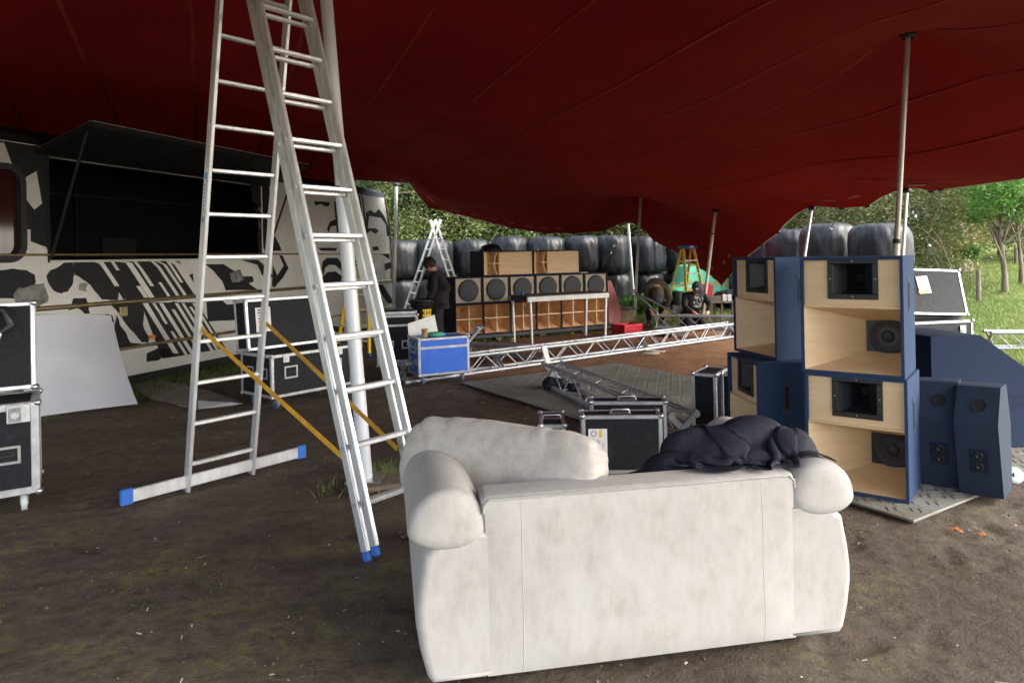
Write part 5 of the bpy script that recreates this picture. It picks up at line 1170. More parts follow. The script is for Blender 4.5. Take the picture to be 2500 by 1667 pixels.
for i in range(6):
    # scoop
    t = T('scoop_bin', '%s birch lined scoop bin in the bottom row of the speaker wall' % ordn[i], 'speaker bin', wpos(cw*(i+.5), 0, z1), wrz, 'scoop bins in the bottom row')
    w, h = cw-.006, z2-z1-.004; wi = w/2-.022; shell(t, w, h)
    plate(t, 'lower_ramp', [(-wi, .02, .024), (wi, .02, .024), (wi, .42, .20), (-wi, .42, .20)], 'birch_warm'); plate(t, 'inner_back', [(-wi, .42, .02), (wi, .42, .02), (wi, .36, h-.02), (-wi, .36, h-.02)], 'birch_warm')
    plate(t, 'upper_ramp', [(-wi, .02, h-.024), (-wi, .40, h-.14), (wi, .40, h-.14), (wi, .02, h-.024)], 'birch_warm')
    for s_ in (-1, 1): plate(t, 'side_liner', [(s_*wi*.998, .004, .023), (s_*wi*.998, .5, .023), (s_*wi*.998, .5, h-.023), (s_*wi*.998, .004, h-.023)], 'birch_warm'); 
    for s_ in (-1, 1): plate(t, 'throat_flare', [(s_*wi, .3, .03), (s_*wi*.45, .38, .03), (s_*wi*.45, .34, h-.03), (s_*wi, .24, h-.03)], 'birch_dark' if s_ > 0 else 'birch_warm')  # right flare in darker birch: its shaded side is put into the colour
    m = MB(); m.box((0, .20, h/2), (.018, .36, h-.046)); m.build('upright_brace', 'birch', t)
    for s_ in (-1, 1): m = MB(); m.box((s_*(wi/2+.005), .16, h*.52), (wi-.012, .28, .018)); m.build('cross_brace', 'birch', t)
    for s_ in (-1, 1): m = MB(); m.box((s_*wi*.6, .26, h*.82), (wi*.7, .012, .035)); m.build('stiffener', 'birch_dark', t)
    # sub
    t = T('bass_cabinet', '%s bass cabinet with a round black grille in the middle row' % ordn[i], 'speaker bin', wpos(cw*(i+.5), .01, z2), wrz, 'round grille bass cabinets')
    h = z3-z2-.004; shell(t, w, h); m = MB(); m.box((0, .035, h/2), (2*wi-.002, .018, h-.05)); m.build('baffle', 'baffle', t)
    rr = min(wi*.80, h*.5-.032); m = MB(); m.lathe([(rr, 0), (rr, .012), (rr*.9, .026), (rr*.5, .036), (.001, .04)], 14, (0, .024, h/2), Matrix.Rotation(PI/2, 3, 'X'), 0, False); m.build('grille', 'grille', t)
    m = MB(); m.box((0, .022, .04), (.05, .006, .012)); m.build('badge', 'print_grey', t)
tb0 = .62; tw = 1.14
for i in range(2):
    t = T('horn_bin', ('left', 'right')[i]+' of the two birch folded horn bins on top of the wall', 'speaker bin', wpos(tb0+tw*(i+.5), .02, z3), wrz, 'folded horn bins on top')
    w, h = tw-.006, .50; wi = w/2-.02; shell(t, w, h, .62, .02); xb = -wi+.30*2*wi
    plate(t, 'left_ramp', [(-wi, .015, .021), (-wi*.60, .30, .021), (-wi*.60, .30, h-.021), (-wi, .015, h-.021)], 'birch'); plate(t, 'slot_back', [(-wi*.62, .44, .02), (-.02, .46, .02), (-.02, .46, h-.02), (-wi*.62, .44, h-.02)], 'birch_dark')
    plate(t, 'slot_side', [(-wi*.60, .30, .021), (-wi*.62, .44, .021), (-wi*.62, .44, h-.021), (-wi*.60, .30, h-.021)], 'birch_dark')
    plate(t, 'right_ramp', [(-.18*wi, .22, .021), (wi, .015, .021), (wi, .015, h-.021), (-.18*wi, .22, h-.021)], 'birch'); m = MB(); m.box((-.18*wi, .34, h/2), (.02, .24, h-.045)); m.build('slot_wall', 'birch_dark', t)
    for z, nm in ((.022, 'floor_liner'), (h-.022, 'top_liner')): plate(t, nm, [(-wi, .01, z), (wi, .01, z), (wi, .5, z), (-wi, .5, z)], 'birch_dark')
    m = MB(); m.box((-.38*wi, .16, h*.5), (.46*wi*1.3, .24, .016)); m.build('cross_brace', 'birch', t)
    m = MB(); m.prism([(.06, .022), (.30, .022), (.30, h-.022), (.06, h-.022), (.16, h*.75), (.19, h*.5), (.16, h*.25)], -.40*wi-.008, -.40*wi+.008, axes=((0, 1, 0), (0, 0, 1), (1, 0, 0))); m.build('upright_fin', 'birch', t)
tt = T('rubber_tub', 'upturned black rubber tub on top of the left horn bin', 'tub', wpos(.95, .34, z3+.503)); m = MB(); m.lathe([(.23, 0), (.235, .012), (.21, .03), (.185, .09), (.12, .125), (.001, .135)], 28); m.build('bowl', 'black_plastic', tt)
o = MB(); o.box((0, 0, .01), (.22, .16, .018), .002); tag(o.build('paper_pad', 'paper', None, wpos(tb0+2*tw+.17, .2, z3)), 'white paper pad lying on the bass cabinets', 'paper')

# staging table in front
Ta, Tb_ = G(1297, 847), G(1481, 829); trz = dirz(Ta, Tb_); TL_ = (Tb_-Ta).length
tab = T('staging_table', 'white framed staging table on four thin legs before the speaker wall', 'table', Ta, trz); td = .62; th = .92
m = MB(); m.box((TL_/2, td/2, th-.01), (TL_+.16, td+.04, .02), .003); m.build('table_top', 'table_dark', tab)
for y in (0, td): m = MB(); m.box((TL_/2, y, th-.065), (TL_+.14, .04, .09), .004); m.build('long_rail', 'table_white', tab)
for x in (-.05, TL_+.05): m = MB(); m.box((x, td/2, th-.067), (.035, td-.05, .085), .004); m.build('end_rail', 'table_dark', tab)
for x, y in ((0, 0), (TL_, 0), (0, td), (TL_, td)): m = MB(); m.cyl((x*.98+.02*(x == 0), y, 0), (x, y, th-.11), .024, n=14); m.build('leg', 'pole', tab)
for x, y in ((0, 0), (TL_, 0), (0, td), (TL_, td)): m = MB(); m.cyl((x*.98+.02*(x == 0), y, 0), (x*.98+.02*(x == 0), y, .03), .028, n=12); m.build('foot', 'rubber', tab)
Tm = Matrix.Translation(Ta) @ Matrix.Rotation(trz, 4, 'Z')
o = MB(); o.cyl((0, 0, 0), (0, 0, .06), .025, n=12); o.box((-.07, 0, .03), (.07, .05, .06), .004); tag(o.build('screw_pots', 'blue_plastic', None, Tm @ Vector((.02, .3, th+.001))), 'small blue and black pots on the left end of the staging table', 'pot')

# ------------------------------------------------------------------ trusses
def tmesh(f): m = MB(); f(m); o = m.build('x', 'truss'); me = o.data; bpy.data.objects.remove(o); return me
BR = {}
def truss(name, label, p, rz, L_, s=.29, mat='truss', r=.025, roll=0.0, plates=True, tilt=0.0, z=0.0, n=None):
    t = T(name, label, 'truss', (p.x, p.y, z), rz, 'aluminium trusses'); t.rotation_euler = (roll, tilt, rz); h = s/2-r
    for a in (-1, 1):
        for b in (-1, 1): m = MB(); m.cyl((0, a*h, r+h+b*h), (L_, a*h, r+h+b*h), r, n=10); m.build('chord', mat, t)
    n = n or int(round(L_/.29)); st = L_/n
    for face in range(4):
        for i in range(n):
            x0, x1 = st*i+.03, st*(i+1)-.03 if False else st*(i+1); q = (-1, 1) if (i+face) % 2 else (1, -1)
            if face < 2: y = (-h, h)[face]; a, b = (x0, y, r+h+q[0]*h), (x1, y, r+h+q[1]*h)
            else: zz = (r, r+2*h)[face-2]; a, b = (x0, q[0]*h, zz), (x1, q[1]*h, zz)
            m = MB(); m.cyl(a, b, .009, n=6, caps=False); m.build('diagonal', mat, t)
    if plates:
        for x in (0, L_):
            for q in (1, -1): m = MB(); m.bar((x+.012*q, -h-.02, r+h-q*(h+.02)), (x+.012*q, h+.02, r+h+q*(h+.02)), .05, .008, (0, 1, 0), .002); m.build('end_brace', mat, t)
            for a in (-1, 1):
                for b in (-1, 1): m = MB(); m.cyl((x-.03, a*h, r+h+b*h), (x+.03, a*h, r+h+b*h), r*1.25, n=10); m.build('connector', mat, t)
    return t
t0, t1 = G(1140, 918), G(1790, 826); drz = dirz(t0, t1); dt_ = (t1-t0).normalized(); off = Vector((-dt_.y, dt_.x, 0))*.145
jn = G(1232, 905); jn = t0+dt_*((jn-t0).dot(dt_))
truss('box_truss', 'silver box truss section coming out from behind the blue case', jn-dt_*1.56+off, drz, 1.5)
truss('box_truss', 'long silver box truss lying on the orange earth before the speaker wall', jn+off, drz, 3.0)
truss('box_truss', 'silver box truss continuing right towards the left blue loudspeakers', jn+dt_*3.06+off, drz, 2.5)
m = MB(); p = jn+dt_*.75+off; m.bar(Vector((-.02, -.15, .29)), Vector((.06, -.155, .02)), .09, .02, (1, 0, 0), .004); o = m.build('gusset_plate', 'paper'); o.location = (p.x, p.y, 0); o.rotation_euler = (0, 0, drz); tag(o, 'pale flat offcut leaning inside the long truss', 'plate')
n0, n1 = G(1668, 1090, .025), G(1352, 940, .025); truss('box_truss', 'silver box truss lying across the grey mats with its crossed end towards the sofa', n0, dirz(n0, n1), (n1-n0).length, .29, 'truss', z=.027)
f0, f1 = P(1603, 800, 14.0), P(1812, 808, 13.4); truss('box_truss', 'dull truss raised on blocks where two people work', f0, dirz(f0, f1), 2.1, .29, 'truss_grey', z=.13)
for i, k in enumerate((.3, 1.7)):
    q = f0+(f1-f0).normalized()*k; bx = T('timber_block', ('left', 'right')[i]+' timber block under the raised truss', 'block', (q.x, q.y, 0), .3); m = MB(); m.box((0, 0, .063), (.3, .5, .126), .004); m.build('beam', 'wood_old', bx)
def arm(label, base, tip, spread, mat):
    t = T('truss_arm', label, 'truss', base, 0, 'folding truss arms'); d = Vector(tip)-Vector(base)
    for s_ in (0, 1): m = MB(); m.cyl(Vector(spread)*s_, d, .024, n=10); m.build('tube', mat, t)
    m = MB(); m.cyl(d-Vector((.05, 0, -.02)), d+Vector((.06, 0, .0)), .04, n=10); m.cyl(d+Vector((0, -.05, 0)), d+Vector((0, .05, 0)), .03, n=10); m.build('hinge_joint', 'steel', t)
arm('two silver tubes rising from the raised truss to a clamp on the poles', P(1606, 766, 14.0), P(1548, 712, 15.5), P(1657, 770, 13.9)-P(1606, 766, 14.0), 'truss')
arm('pair of silver truss tubes meeting in a joint above the blue case', P(1085, 842, 10.4), P(1172, 801, 10.9), P(1130, 850, 10.2)-P(1085, 842, 10.4), 'truss')
q = G(1148, 868); truss('flat_truss', 'grey weathered truss section on the earth behind the blue case', q, dirz(q, G(1245, 872)), 1.3, .22, 'truss_grey', .022)
q = G(2412, 838); q = P(2415, 812, 10.8); truss('box_truss', 'dark truss lying on the mud at the right edge of the picture', q, -.18, 2.2, .29, 'truss_grey', z=terr(q.x, q.y)+.02)
blob('cable_bag', [(G(1342, 936, .09), .10, (1, 1, .8)), (G(1368, 938, .08), .10, (1.2, 1, .7)), (G(1400, 945, .07), .08, (1.2, 1, .7))], 'nylon', 'black bag bundled under the far end of the truss on the mats', 'bag', .015)
cg = G(1585, 864, .02); cbm = MB(); pts = []
for k in range(60): a = k*.52; pts.append((cg.x+.17*math.cos(a)*(1+.15*math.sin(k))+.002*k, cg.y+.10*math.sin(a), .03+.0008*k+.008*math.sin(k*1.7)))
cbm.tube(pts, .010, 6); tag(cbm.build('rope_coil', 'straw'), 'pale rope coil lying against the long truss', 'rope')

# ------------------------------------------------------------------ ladders in the background
bl = T('folding_ladder', 'silver aluminium stepladder standing open by the wrapped bales', 'ladder', (0, 0, 0))
ap = P(1063, 556, 17.2); Lb = Vector((-2.70, 16.9, 0)); Rb = Vector((-1.18, 17.7, 0)); dl = (Rb-Lb).normalized(); wl = Vector((.62, -.60, 0)).normalized(); wl = Vector((-dl.y, dl.x, 0))
for base, s_ in ((Lb, -1), (Rb, 1)):
    top = Vector((ap.x, ap.y, ap.z)); ax = (top-base)
    for w in (-.19, .19):
        k = 1.06; m = MB(); m.bar(base+wl*w*1.15, base+ax*k+wl*w*.9, .05, .025, dl, .003); m.build('stile', 'alu', bl)
        e = base+ax*k+wl*w*.9; an = ax.normalized(); m = MB(); m.bar(e-an*.08, e+an*.05, .06, .035, dl, .008); m.build('top_cap', 'paper', bl)
    for i in range(1, 9): q = base+ax*(i/9); m = MB(); m.bar(q-wl*.2, q+wl*.2, .035, .025, dl, .004); m.build('rung', 'alu', bl)
def stepladder(label, c, rz, h=1.72):
    t = T('stepladder', label, 'ladder', c, rz, 'yellow stepladders')
    tw_, bw_, dep = .155, .32, .5
    for s_ in (-1, 1):
        m = MB(); m.bar((s_*bw_, -.12, 0), (s_*tw_, .18, h), .03, .075, (1, 0, 0), .004); m.build('front_rail', 'ladder_yellow', t)
        m = MB(); m.bar((s_*bw_*.95, dep+.25, 0), (s_*tw_*.95, .26, h-.03), .03, .05, (1, 0, 0), .004); m.build('rear_rail', 'ladder_yellow', t)
        for y, k in ((-.12, 1), (dep+.25, .95)): m = MB(); m.box((s_*bw_*k, y, .03), (.045, .09, .06), .006); m.build('foot', 'blue_plastic', t)
    for i in range(1, 6):
        k = i/6; w = bw_+(tw_-bw_)*k; m = MB(); m.box((0, -.12+.30*k, h*k), (2*w-.03, .09, .028), .004); m.build('tread', 'paper', t)
        if i % 2: w = .95*w; m = MB(); m.box((0, dep+.25+(.01-dep)*k, (h-.03)*k), (2*w-.03, .02, .03), .003); m.build('rear_brace', 'ladder_yellow', t)
    m = MB(); m.box((0, .2, h+.02), (2*tw_+.09, .24, .075), .012); cp = m.build('top_step', 'blue_plastic', t)
    m = MB(); m.prism([(.075*math.cos(a), .02*math.sin(a)) for a in np.linspace(0, 6.28, 14)[:-1]], .072, .08, org=(0, 0, h+.02), axes=((1, 0, 0), (0, 0, 1), (0, 1, 0))); m.build('oval_badge', 'paper', cp)
    return t
g = P(1698, 790, 15.9); stepladder('yellow stepladder with a blue top standing by the two workers', (g.x, g.y, 0), .5, 1.76)
g = P(868, 790, 11.9); stepladder('yellow stepladder half hidden behind the big ladder and main pole', (g.x, g.y, 0), -.3, 1.55)

# ------------------------------------------------------------------ boards and sheets on the left
wbd = T('white_board', 'large white flexible board leaning against the bus', 'board', (0, 0, 0))
bl0, br0 = G(60, 1022), G(336, 986); tl0, tr0 = P(60, 770, 7.72), P(272, 769, 8.80)
def wbf(off):
    def fn(u, v):
        p = bl0.lerp(br0, u).lerp(tl0.lerp(tr0, u), v); nn = Vector((.55, -.6, .5)); p += nn*(-.09*math.sin(PI*v)*(1+.0*u)+.02*math.sin(PI*u))
        return p+Vector((.3, -.4, .1))*off
    return fn
m = MB(); m.grid(wbf(.012), 26, 30); m.grid(wbf(-.012), 26, 30); m.build('sheet', 'board_white', wbd)
m = MB(); m.tube([tl0, tl0.lerp(tr0, .97)], .011, 6); m.tube([tr0, tr0+(br0-tr0)*.08], .009, 6); m.build('edge_tape', 'black_plastic', wbd)
gs = T('ground_sheet', 'grey brown sheet with a curled pale corner on the earth under the bus side', 'sheet', (0, 0, 0))
pg = [G(u, v, .012) for u, v in ((322, 934), (392, 927), (440, 938), (508, 953), (566, 972), (592, 984), (560, 990), (486, 997), (440, 990), (408, 978), (372, 974), (338, 953))]
m = MB(); n_ = len(pg); m.add([p-Vector((0, 0, .01)) for p in pg]+pg, [tuple(range(n_, 2*n_))]+[(i, (i+1) % n_, n_+(i+1) % n_, n_+i) for i in range(n_)]); m.build('sheet', 'sheet_grey', gs)
m = MB(); f = [G(484, 997, .016), G(588, 985, .016), G(566, 981, .05), G(484, 978, .06)]; m.add(f, [(0, 1, 2, 3)]); m.add([p-Vector((0, .006, .003)) for p in f], [(3, 2, 1, 0)]); m.build('curled_corner', 'board_white', gs)

# ------------------------------------------------------------------ things behind
pk = T('pink_board', 'faded pink red board leaning at the right end of the speaker wall', 'board', G(1502, 796), .35)
m = MB(); m.prism([(-.28, 0), (.12, 0), (.20, .25), (.17, .62), (.06, 1.06), (-.28, 1.06)], 0, .05, axes=((1, 0, 0), (0, .25, .97), (0, 1, 0))); bev(m.build('panel', 'pink', pk), .012, 2)
g = G(1533, 789); cbx = T('cardboard_box', 'weathered brown box with open flaps beside the pink board', 'box', g, .3)
m = MB(); m.box((0, .18, .165), (.38, .36, .33), .006); m.build('carton', 'cardboard', cbx)
for c, r_ in (((-.05, -.04, .345), (-.12, 0)), ((.24, .18, .35), (0, .12)), ((-.25, .18, .335), (0, -.1)), ((.02, .2, .37), (.1, .05))): m = MB(); m.box(c, (.40 if abs(c[0]) < .2 else .14, .14 if c[1] < .1 else .34, .012), .002, Matrix.Rotation(r_[0], 3, 'X') @ Matrix.Rotation(r_[1], 3, 'Y')); m.build('flap', 'wood_old', cbx)
g = G(1546, 823); rc = T('red_crate', 'red plastic crate on the earth in front of the cardboard box', 'crate', g, .62)
cw_, cd_, chh = .46, .34, .25
for nm, pts in (('side', [(-cw_/2, 0), (cw_/2, 0)]), ('side', [(cw_/2, 0), (cw_/2, cd_)]), ('side', [(cw_/2, cd_), (-cw_/2, cd_)]), ('side', [(-cw_/2, cd_), (-cw_/2, 0)])):
    a, b = Vector((*pts[0], 0)), Vector((*pts[1], 0)); fl = 1.08; cc_ = Vector((0, cd_/2, 0)); A2, B2 = cc_+(a-cc_)*fl, cc_+(b-cc_)*fl; nrm = (b-a).cross(Vector((0, 0, 1))).normalized()
    m = MB()
    for k in range(7): p = a.lerp(b, k/6); q = A2.lerp(B2, k/6)+Vector((0, 0, chh)); m.bar(p, q, .02, .012, (b-a), .001)
    for z in (0.02, .09, .16, .235): m.bar(a.lerp(A2, z/chh)+Vector((0, 0, z)), b.lerp(B2, z/chh)+Vector((0, 0, z)), .02 if z < .2 else .04, .014, (0, 0, 1), .001)
    m.add([a+nrm*-.004, b+nrm*-.004, B2+Vector((0, 0, chh))+nrm*-.004, A2+Vector((0, 0, chh))+nrm*-.004], [(0, 1, 2, 3)]); m.build(nm, 'red_plastic', rc)
m = MB(); m.box((0, cd_/2, .01), (cw_, cd_, .012)); m.build('bottom', 'red_plastic', rc)
g = P(1030, 790, 12.2); bn = T('black_bin', 'black plastic bin with a yellow warning sticker beside the standing person', 'bin', (g.x, g.y, 0))
m = MB(); m.lathe([(.001, .01), (.15, 0), (.16, .02), (.195, .86), (.22, .88), (.225, .91), (.20, .92), (.19, .88), (.15, .04), (.001, .03)], 28); m.build('body', 'black_plastic', bn)
m = MB(); m.tube([(.22*math.cos(a), .22*math.sin(a), .86-.09*abs(math.sin(a))*(1 if a < PI else .2)) for a in np.linspace(PI, 2*PI, 12)], .01, 6); m.build('carry_handle', 'rubber', bn)
m = MB(); vs = []
for k in range(7):
    a = rad(-78+k*9); rr = .188
    for z in (.55, .75): vs.append((rr*math.cos(a)*(.96 if z < .6 else 1.02), rr*math.sin(a)*(.96 if z < .6 else 1.02)-.002, z))
m.add(vs, [(2*k, 2*k+2, 2*k+3, 2*k+1) for k in range(6)], 0, True); st_ = m.build('warning_sticker', 'print_yellow', bn)
m = MB()
for k in range(3):
    for j in range(2): a = rad(-72+k*17); m.box((.196*math.cos(a), .196*math.sin(a)-.003, .60+.09*j), (.02, .004, .05), 0, Matrix.Rotation(a+PI/2, 3, 'Z'))
m.build('sticker_print', 'print_black', st_)
# work bench on the right of the workers
g = P(1765, 790, 15.6); wt = T('work_bench', 'low bench loaded with boxes and bags behind the kneeling worker', 'table', (g.x, g.y, 0), .05)
m = MB(); m.box((0, .3, .52), (1.0, .6, .04), .004); m.build('table_top', 'wood_old', wt)
for x in (-.42, .0, .42):
    for y in (.06, .54): m = MB(); m.box((x, y, .25), (.05, .05, .5), .004); m.build('leg', 'wood_old', wt)
def on(x, y, z=.541): return Vector((g.x+x, g.y+y, z))
t = T('crate_box', 'dark brown box on the bench behind the workers', 'box', on(-.22, .2)); m = MB(); m.box((0, 0, .06), (.42, .3, .12), .004); m.build('carton', 'wood_old', t)
t = T('battery_box', 'pale grey battery box on the right of the bench', 'box', on(.12, .14)); m = MB(); m.box((-.05, 0, .075), (.09, .16, .15), .006); m.box((.06, 0, .075), (.09, .16, .15), .006); m.build('blocks', 'paper', t)
t = T('red_bag', 'bright red carrier bag on the bench behind the stepladder', 'bag', on(-.30, .22, .665)); m = MB(); m.prism([(-.13, 0), (.12, 0), (.15, .22), (.05, .27), (-.05, .25), (-.15, .28)], -.06, .06); bev(m.build('sack', 'red_bag', t), .02, 2)
blob('coat_heap', [(on(.25, .25, .68), .16, (1.4, 1, .7)), (on(.05, .3, .66), .13, (1.3, 1, .7)), (on(.42, .25, .62), .12, (1, 1, .7))], 'cloth_black', 'heap of black coats piled on the bench', 'clothes', .02)
t = T('tool_bucket', 'grey tool bucket stand at the left of the kneeling worker', 'bucket', (P(1655, 780, 15.3).x, 15.3, 0)); m = MB(); m.box((0, 0, .42), (.26, .22, .16), .006); m.cyl((0, 0, 0), (0, 0, .35), .03, n=8); m.build('box', 'truss_grey', t); m = MB(); m.lathe([(.1, 0), (.13, .3), (.12, .3), (.09, .02)], 18, (.02, .02, .5)); m.build('pail', 'table_dark', t)
# painted car
g = P(1715, 760, 21.2); car = T('painted_car', 'low car hand painted turquoise green with orange streaks behind the workers', 'car', (g.x+.1, g.y-1.6, 0), .12)
prof = [(-1.25, .30), (-1.28, .62), (-1.02, .74), (-.98, .86), (-.88, 1.26), (-.78, 1.31), (.60, 1.31), (.74, 1.25), (1.10, .88), (1.75, .74), (1.95, .60), (1.98, .30)]
m = MB(); vs = []; n_ = len(prof)
rows = [(0, .05), (.06, 0), (1.44, 0), (1.5, .05)]
for y, ins in rows:
    for (x, z) in prof: k = (.16 if z > .9 else 0)*(1 if y < .7 else -1); vs.append((x*(1-ins*.3), y+k+ins*(.3 if y < .7 else -.3)*0, z-ins*.3))
m.add(vs, [(i*n_+j, i*n_+(j+1) % n_, (i+1)*n_+(j+1) % n_, (i+1)*n_+j) for i in range(3) for j in range(n_)], 0, False); m.add(vs[:n_], [tuple(range(n_))]); m.add(vs[-n_:], [tuple(range(n_))[::-1]]); bev(m.build('body', 'car_green', car), .03, 3)
for x0, x1, a in ((-.80, -.10, 0), (-.02, .62, 1)):
    q = [(x0+.02, .06, .89), (x1+(.22 if a else 0), .06, .89), (x1, .125, 1.16), (x0+(.12 if not a else 0), .125, 1.16)]
    m = MB(); m.add([(x, y-.012+.02*0, z) for x, y, z in q], [(0, 1, 2, 3)]); m.build('side_window', 'car_teal', car)
for x in (-.82, 1.28):
    for y in (.02, 1.48): m = MB(); m.cyl((x, y-.08, .29), (x, y+.08, .29), .29, n=22); w_ = m.build('wheel', 'rubber', car); m = MB(); m.cyl((x, y-.085, .29), (x, y+.085, .29), .16, n=16); m.build('rim', 'steel', w_)
m = MB()
for i, (x0, x1, z, h_) in enumerate(((-1.2, .9, .80, .05), (-1.1, -.3, .62, .06), (.2, 1.7, .66, .05), (-.9, .3, .50, .05), (.6, 1.8, .48, .06), (-.2, .5, .72, .035))):
    pts = [(lerp(x0, x1, k/8), -.006, z+.03*math.sin(k*1.7+i)) for k in range(9)]; m.add([(x, y, zz-h_/2*(1-.5*abs(k-4)/4)) for k, (x, y, zz) in enumerate(pts)]+[(x, y, zz+h_/2*(1-.5*abs(k-4)/4)) for k, (x, y, zz) in enumerate(pts)], [(k, k+1, 10+k, 9+k) for k in range(8)])
m.build('orange_streaks', 'car_orange', car)
m = MB()
for i in range(4): x = -.7+.42*i; m.box((x, .2, 1.312+.001*i), (.3, .14, .01)); 
m.build('roof_streaks', 'car_orange', car)

# ------------------------------------------------------------------ people
def skin(name, nodes, edges, mat, par, root, sub=2):
    ks = list(nodes); me = bpy.data.meshes.new(name); me.from_pydata([nodes[k][0] for k in ks], [(ks.index(a), ks.index(b)) for a, b in edges], [])
    me.materials.append(MAT(mat)); o = link(name, me, par); o.modifiers.new('skin', 'SKIN')
    if not me.skin_vertices: me.skin_vertices.new()
    for i, k in enumerate(ks):
        r = nodes[k][1]; sv = me.skin_vertices[0].data[i]; sv.radius = r if isinstance(r, tuple) else (r, r); sv.use_root = (k == root)
    o.modifiers['skin'].use_smooth_shade = True
    s_ = o.modifiers.new('sub', 'SUBSURF'); s_.levels = sub; s_.render_levels = sub
    return o
def person(label, loc, rz, J, top, legs, bootmat='rubber', hat=None, jr=1.0):
    t = T('person', label, 'person', loc, rz, 'people setting up'); V = {k: Vector(v) for k, v in J.items()}
    N = {'pel': (V['pel'], .08), 'spi': (V['spi'], .06), 'che': (V['che'], .06), 'nek': (V['nek'], .052)}
    hd = (V['crn']-V['nek']); hdn = hd.normalized(); fw = V['fac']; fw = (fw-hdn*fw.dot(hdn)).normalized()
    N['h1'] = (V['nek']+hd*.38+fw*.02, .075); N['h2'] = (V['nek']+hd*.68, .098); N['h3'] = (V['nek']+hd*.92, .082)
    N['nose'] = (V['nek']+hd*.52+fw*.10, .016); E_ = [('pel', 'spi'), ('spi', 'che'), ('che', 'nek'), ('nek', 'h1'), ('h1', 'h2'), ('h2', 'h3'), ('h1', 'nose')]
    for s_ in 'LR':
        N['sh'+s_] = (V['sh'+s_], .05); N['el'+s_] = (V['el'+s_], .045); N['wr'+s_] = (V['wr'+s_], .030)
        fd = (V['wr'+s_]-V['el'+s_]).normalized(); sd_ = fd.cross(Vector((0, 1, .2))).normalized(); pm_ = V['wr'+s_]+fd*.06; N['pa'+s_] = (pm_, (.040, .018))
        E_ += [('che', 'sh'+s_), ('sh'+s_, 'el'+s_), ('el'+s_, 'wr'+s_), ('wr'+s_, 'pa'+s_)]
        cu = sd_.cross(fd)
        for i, (o_, l_) in enumerate(((-.03, .07), (-.01, .085), (.011, .08), (.031, .06))):
            k1, k2 = 'f%s%da' % (s_, i), 'f%s%db' % (s_, i); N[k1] = (pm_+fd*.04+sd_*o_, .010); N[k2] = (pm_+fd*(.04+l_*.75)+sd_*o_+cu*.03, .008); E_ += [('pa'+s_, k1), (k1, k2)]
        N['th'+s_] = (pm_+sd_*.05+fd*.02+cu*.02, .010); E_ += [('pa'+s_, 'th'+s_)]
        N['hi'+s_] = (V['hi'+s_], .085); N['kn'+s_] = (V['kn'+s_], .058); N['an'+s_] = (V['an'+s_], .04); N['to'+s_] = (V['to'+s_], .035)
        E_ += [('pel', 'hi'+s_), ('hi'+s_, 'kn'+s_), ('kn'+s_, 'an'+s_), ('an'+s_, 'to'+s_)]
    skin('body', N, E_, 'skin', t, 'pel')
    A_ = {'pel': (V['pel'], .175*jr), 'spi': (V['spi'], .168*jr), 'che': (V['che'], .18*jr), 'nek': (V['che'].lerp(V['nek'], .8), .085)}
    B_ = [('pel', 'spi'), ('spi', 'che'), ('che', 'nek'), ('pel', 'hem')]; A_['hem'] = (V['pel']+(V['pel']-V['spi'])*.55, .17*jr)
    for s_ in 'LR':
        A_['s'+s_] = (V['sh'+s_], .09); A_['e'+s_] = (V['el'+s_], .068); A_['w'+s_] = (V['el'+s_].lerp(V['wr'+s_], .93), .05); B_ += [('che', 's'+s_), ('s'+s_, 'e'+s_), ('e'+s_, 'w'+s_)]
    jk_ = skin('jacket', A_, B_, top, t, 'pel')
    A_ = {'p': (V['pel'], .15), 'w': (V['pel'].lerp(V['spi'], .5), .14)}; B_ = [('p', 'w')]
    for s_ in 'LR': A_['h'+s_] = (V['hi'+s_], .108); A_['k'+s_] = (V['kn'+s_], .082); A_['a'+s_] = (V['kn'+s_].lerp(V['an'+s_], .9), .064); B_ += [('p', 'h'+s_), ('h'+s_, 'k'+s_), ('k'+s_, 'a'+s_)]
    skin('trousers', A_, B_, legs, t, 'p')
    for s_ in 'LR':
        a, b = V['an'+s_], V['to'+s_]; skin('boot', {'a': (a+Vector((0, 0, .03)), .055), 'b': (a.lerp(b, .2)+Vector((0, 0, -.02)), .052), 'c': (b, .045)}, [('a', 'b'), ('b', 'c')], bootmat, t, 'a')
    hc = V['nek']+hd*.72; zx = hdn; xx = fw.cross(hdn).normalized(); R3 = Matrix((xx, fw, hdn)).transposed()
    if hat in (None, 'hair'):
        m = MB(); m.lathe([(.108, -.06), (.118, .0), (.112, .06), (.085, .1), (.045, .122), (.001, .128)], 18, hc-fw*.016, R3); m.lathe([(.03, -.11), (.07, -.09), (.095, -.04), (.1, .01)], 14, hc-fw*.03, R3); m.build('hair', 'hair', t)
    elif hat == 'beanie':
        m = MB(); m.lathe([(.001, -.25), (.11, -.22), (.135, -.14), (.13, -.06), (.118, -.03)], 16, hc-fw*.02, R3); m.build('hood', top, t)
        m = MB(); m.lathe([(.114, -.045), (.122, -.04), (.122, -.005), (.117, .0), (.114, .05), (.09, .1), (.05, .125), (.001, .135)], 20, hc, R3); m.build('beanie', 'cloth_grey', t)
    elif hat == 'cap':
        m = MB(); m.lathe([(.112, -.03), (.115, .0), (.11, .055), (.085, .095), (.045, .115), (.001, .12)], 20, hc, R3); cp = m.build('cap', 'cloth_grey', t)
        m = MB(); m.prism([(.105*math.cos(a), .06+.13*math.sin(a)) for a in np.linspace(0, PI, 12)], -.012, .0, axes=(xx, fw, hdn), org=hc-hdn*.02); m.build('cap_peak', 'cloth_black', cp)
        m = MB(); m.box(hc+fw*.108+hdn*.025+xx*.02, (.06, .012, .028), .004, R3); m.build('cap_badge', 'print_white', cp)
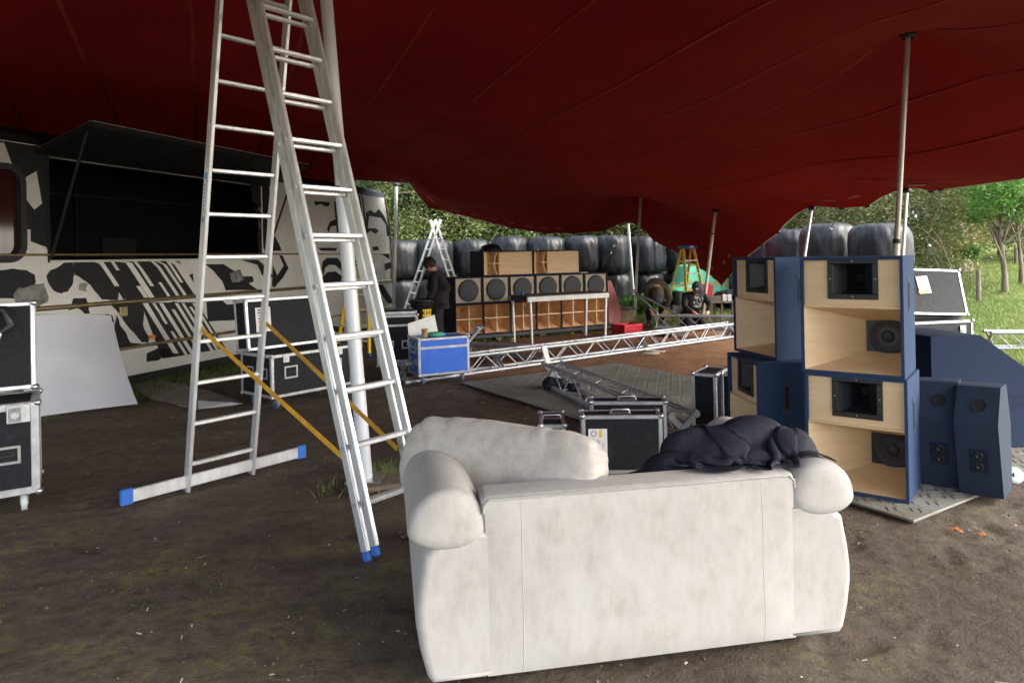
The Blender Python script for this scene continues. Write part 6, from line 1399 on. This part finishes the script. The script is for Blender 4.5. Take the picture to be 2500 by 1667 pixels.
    for s_ in (-1, 1):
        m = MB(); m.lathe([(.001, .006), (.012, .004), (.012, -.004), (.001, -.006)], 8, V['nek']+hd*.60+fw*.088+xx*.034*s_, R3); m.build('eye', 'hair', t)
        m = MB(); m.lathe([(.001, .028), (.012, .02), (.016, 0), (.01, -.02), (.001, -.026)], 8, V['nek']+hd*.55+xx*.097*s_, R3); m.build('ear', 'skin', t)
    m = MB(); m.box(V['nek']+hd*.36+fw*.086, (.045, .012, .010), .004, R3); m.build('mouth', 'print_maroon', t)
    return t, jk_
def both(**kw):
    o = {}
    for k, v in kw.items(): o[k+'L'] = (-v[0], v[1], v[2]); o[k+'R'] = v
    return o
J1 = dict(pel=(0, 0, .92), spi=(0, -.01, 1.10), che=(0, .02, 1.28), nek=(0, .07, 1.41), crn=(0, .20, 1.57), fac=(0, 1, -.6), **both(sh=(.18, .03, 1.33), el=(.23, .02, 1.06), wr=(.2, .17, .85), hi=(.095, 0, .86), kn=(.11, .03, .48), an=(.11, -.03, .09), to=(.13, .14, .05)))
g = P(1070, 700, 12.6); person('person in black standing with head bowed by the speaker wall', (g.x, g.y, 0), PI/2-.15, J1, 'cloth_black', 'cloth_black', hat='hair', jr=1.08)
J2 = dict(pel=(0, -.05, .82), spi=(0, .16, .97), che=(0, .40, .95), nek=(0, .52, .84), crn=(0, .60, .62), fac=(0, -.3, -1), **both(sh=(.2, .40, .88), el=(.25, .44, .62), wr=(.15, .52, .42), hi=(.10, -.06, .76), kn=(.14, .02, .44), an=(.15, -.08, .09), to=(.17, .1, .05)))
g = P(1609, 790, 15.2); person('person in an olive jacket and grey hat bending low over the raised truss', (g.x, g.y+.35, 0), PI-.1, J2, 'cloth_olive', 'cloth_black', hat='beanie', jr=1.1)
J3 = dict(pel=(0, -.12, .36), spi=(0, -.02, .55), che=(0, .10, .70), nek=(0, .19, .80), crn=(0, .30, .97), fac=(.25, 1, -.55), **both(sh=(.2, .1, .73), el=(.29, .26, .52), wr=(.15, .45, .40), hi=(.11, -.1, .33), kn=(.17, .28, .09), an=(.14, -.16, .10), to=(.14, -.32, .06)))
g = P(1692, 770, 14.9); pr, jk3 = person('person in a black printed hoodie and cap kneeling at the raised truss', (g.x, g.y, 0), PI+.12, J3, 'cloth_black', 'cloth_black', hat='cap', jr=1.08)
m = MB(); random.seed(3)
for i in range(30):
    x, z = random.uniform(-.10, .10), random.uniform(.50, .72); a = random.uniform(0, PI); L_ = random.uniform(.02, .05)
    y = .10+.178*1.0+(z-.62)*.35+.018; m.bar((x-L_*math.cos(a), y, z-L_*math.sin(a)*.6), (x+L_*math.cos(a), y+.004, z+L_*math.sin(a)*.6), .010, .004, (0, 1, 0), 0)
m.build('hoodie_print', 'print_white', pr)
